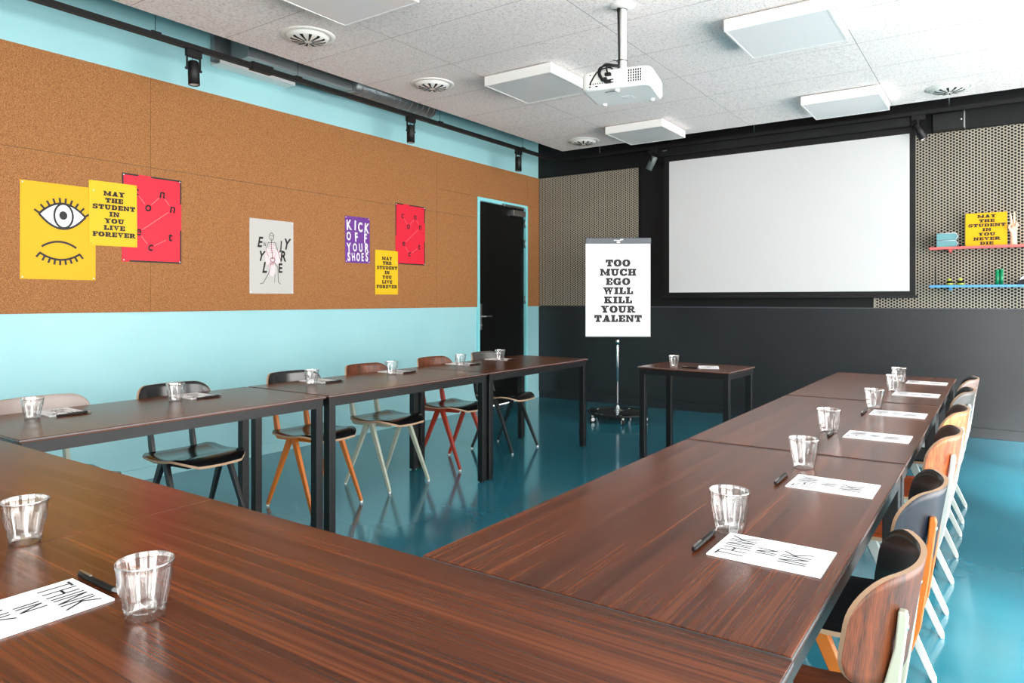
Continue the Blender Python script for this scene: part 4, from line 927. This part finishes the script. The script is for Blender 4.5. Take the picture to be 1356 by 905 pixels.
def spot(label, loc, rz, tilt=0.0, m='black', side=0.0, across=False):
    t = thing('track_spotlight', label, 'spotlight', loc, (0, 0, rz), 'track spotlights')
    part('adapter', B(-0.055, 0.055, -0.016, 0.016, -0.065, -0.019) if across else B(-0.016, 0.016, -0.055, 0.055, -0.065, -0.019), M['black'], t, bevel=0.003)
    bm = bmesh.new()
    prism(bm, [(-0.05, -0.158), (-0.044, -0.158), (-0.044, -0.071), (0.044, -0.071), (0.044, -0.158), (0.05, -0.158), (0.05, -0.065), (-0.05, -0.065)], -0.008, 0.008, 'x')
    part('yoke', bm, M['black'], t)
    RT = Matrix.Translation((0, 0, -0.15)) @ Matrix.Rotation(tilt, 4, 'Y') @ Matrix.Rotation(side, 4, 'X')
    bm = bmesh.new(); lathe(bm, [(0, 0.055), (0.032, 0.055), (0.037, 0.045), (0.037, -0.105), (0.031, -0.105), (0.031, -0.095)], 24, M=RT); hd = part('lamp_head', bm, M[m], t)
    bm = bmesh.new(); lathe(bm, [(0, -0.075), (0.018, -0.08), (0.031, -0.1)], 24, M=RT); part('reflector', bm, M['lens'], hd)
    bm = bmesh.new()
    for s in (-1, 1): tube(bm, [(0, s * 0.037, -0.15), (0, s * 0.058, -0.15)], 0.009, 10)
    part('pivot_knob', bm, M['black'], hd)
    bm = bmesh.new(); tube(bm, [(0, -0.01, -0.062), (0.006, -0.012, -0.08), (0.002, -0.008, -0.098)], 0.002, 6); part('lead', bm, M['black'], hd)
spot('black track spotlight nearest the camera above the cork wall', (TX, -4.98, TZ), 0, R(-4)); spot('black track spotlight in the middle above the cork wall', (TX, -2.83, TZ), 0, 0); spot('black track spotlight closest to the door corner', (TX, -1.05, TZ), 0, 0)
GS = mat('dark_grey_lamp', rgb(96, 104, 104), 0.35); M['grey_lamp'] = GS
spot('grey track spotlight tilted beside the left end of the screen housing', (1.655, TY - 0.0, TZ), R(0), R(28), 'grey_lamp', across=True)
spot('black track spotlight by the right end of the screen housing', (4.275, TY, TZ), R(0), R(-24), across=True)
# duct and service box in the gap above the track
du = thing('ventilation_duct', 'galvanised ventilation duct in the gap above the track', 'duct', (0.235, -3.5, 3.15))
part('box_section', B(-0.12, 0.1, -1.02, 0.0, -0.10, 0.10), M['galv'], du, bevel=0.004)
bm = bmesh.new(); tube(bm, [(0, 0.0, 0), (0, 1.10, 0)], 0.098, 28); rd = part('spiral_pipe', bm, M['galv'], du)
for k in range(14):
    bm = bmesh.new(); y = 0.05 + 0.078 * k; tube(bm, [(0, y, 0), (0, y + 0.01, 0)], 0.1015, 28); part('rib', bm, M['galv'], rd)
part('damper_collar', B(-0.11, 0.11, 0.0, 0.03, -0.105, 0.105), M['galv'], du)
sv = thing('cable_tray', 'short metal cable tray with fittings on the wall above the cork', 'cable tray', (0.0, -4.27, 3.02))
bm = bmesh.new(); box(bm, 0.001, 0.12, -0.34, 0.34, 0, 0.006); box(bm, 0.115, 0.12, -0.34, 0.34, 0.006, 0.03); box(bm, 0.001, 0.006, -0.34, 0.34, 0.006, 0.03); part('tray', bm, M['white_plastic'], sv)
bm = bmesh.new(); tube(bm, [(0.09, -0.3, 0.022), (0.09, 0.36, 0.022)], 0.012, 10); tube(bm, [(0.05, -0.26, 0.02), (0.05, 0.3, 0.02)], 0.01, 10); part('conduit', bm, M['steel'], sv)
part('riser_panel', B(0.001, 0.05, -0.345, -0.13, 0.03, 0.38), M['galv'], sv)
bm = bmesh.new(); tube(bm, [(0.06, -0.12, 0.03), (0.06, -0.12, 0.38)], 0.014, 10); part('riser_pipe', bm, M['steel'], sv)
t = thing('screen_control_box', 'black box on the wall right of the screen housing', 'box', (4.505, -0.033, 2.80))
part('box_body', B(-0.125, 0.125, -0.09, 0.002, 0.012, 0.165), M['black_metal'], t, bevel=0.004)
bm = bmesh.new(); lathe(bm, [(0, 0), (0.006, 0), (0.006, 0.003), (0, 0.003)], 10, M=Matrix.Translation((0.1, -0.09, 0.09)) @ Matrix.Rotation(R(90), 4, 'X')); part('indicator', bm, M['white_plastic'], t)
part('end_cap', B(0.118, 0.1275, -0.0915, 0.002, 0.012, 0.165), M['steel'], t)
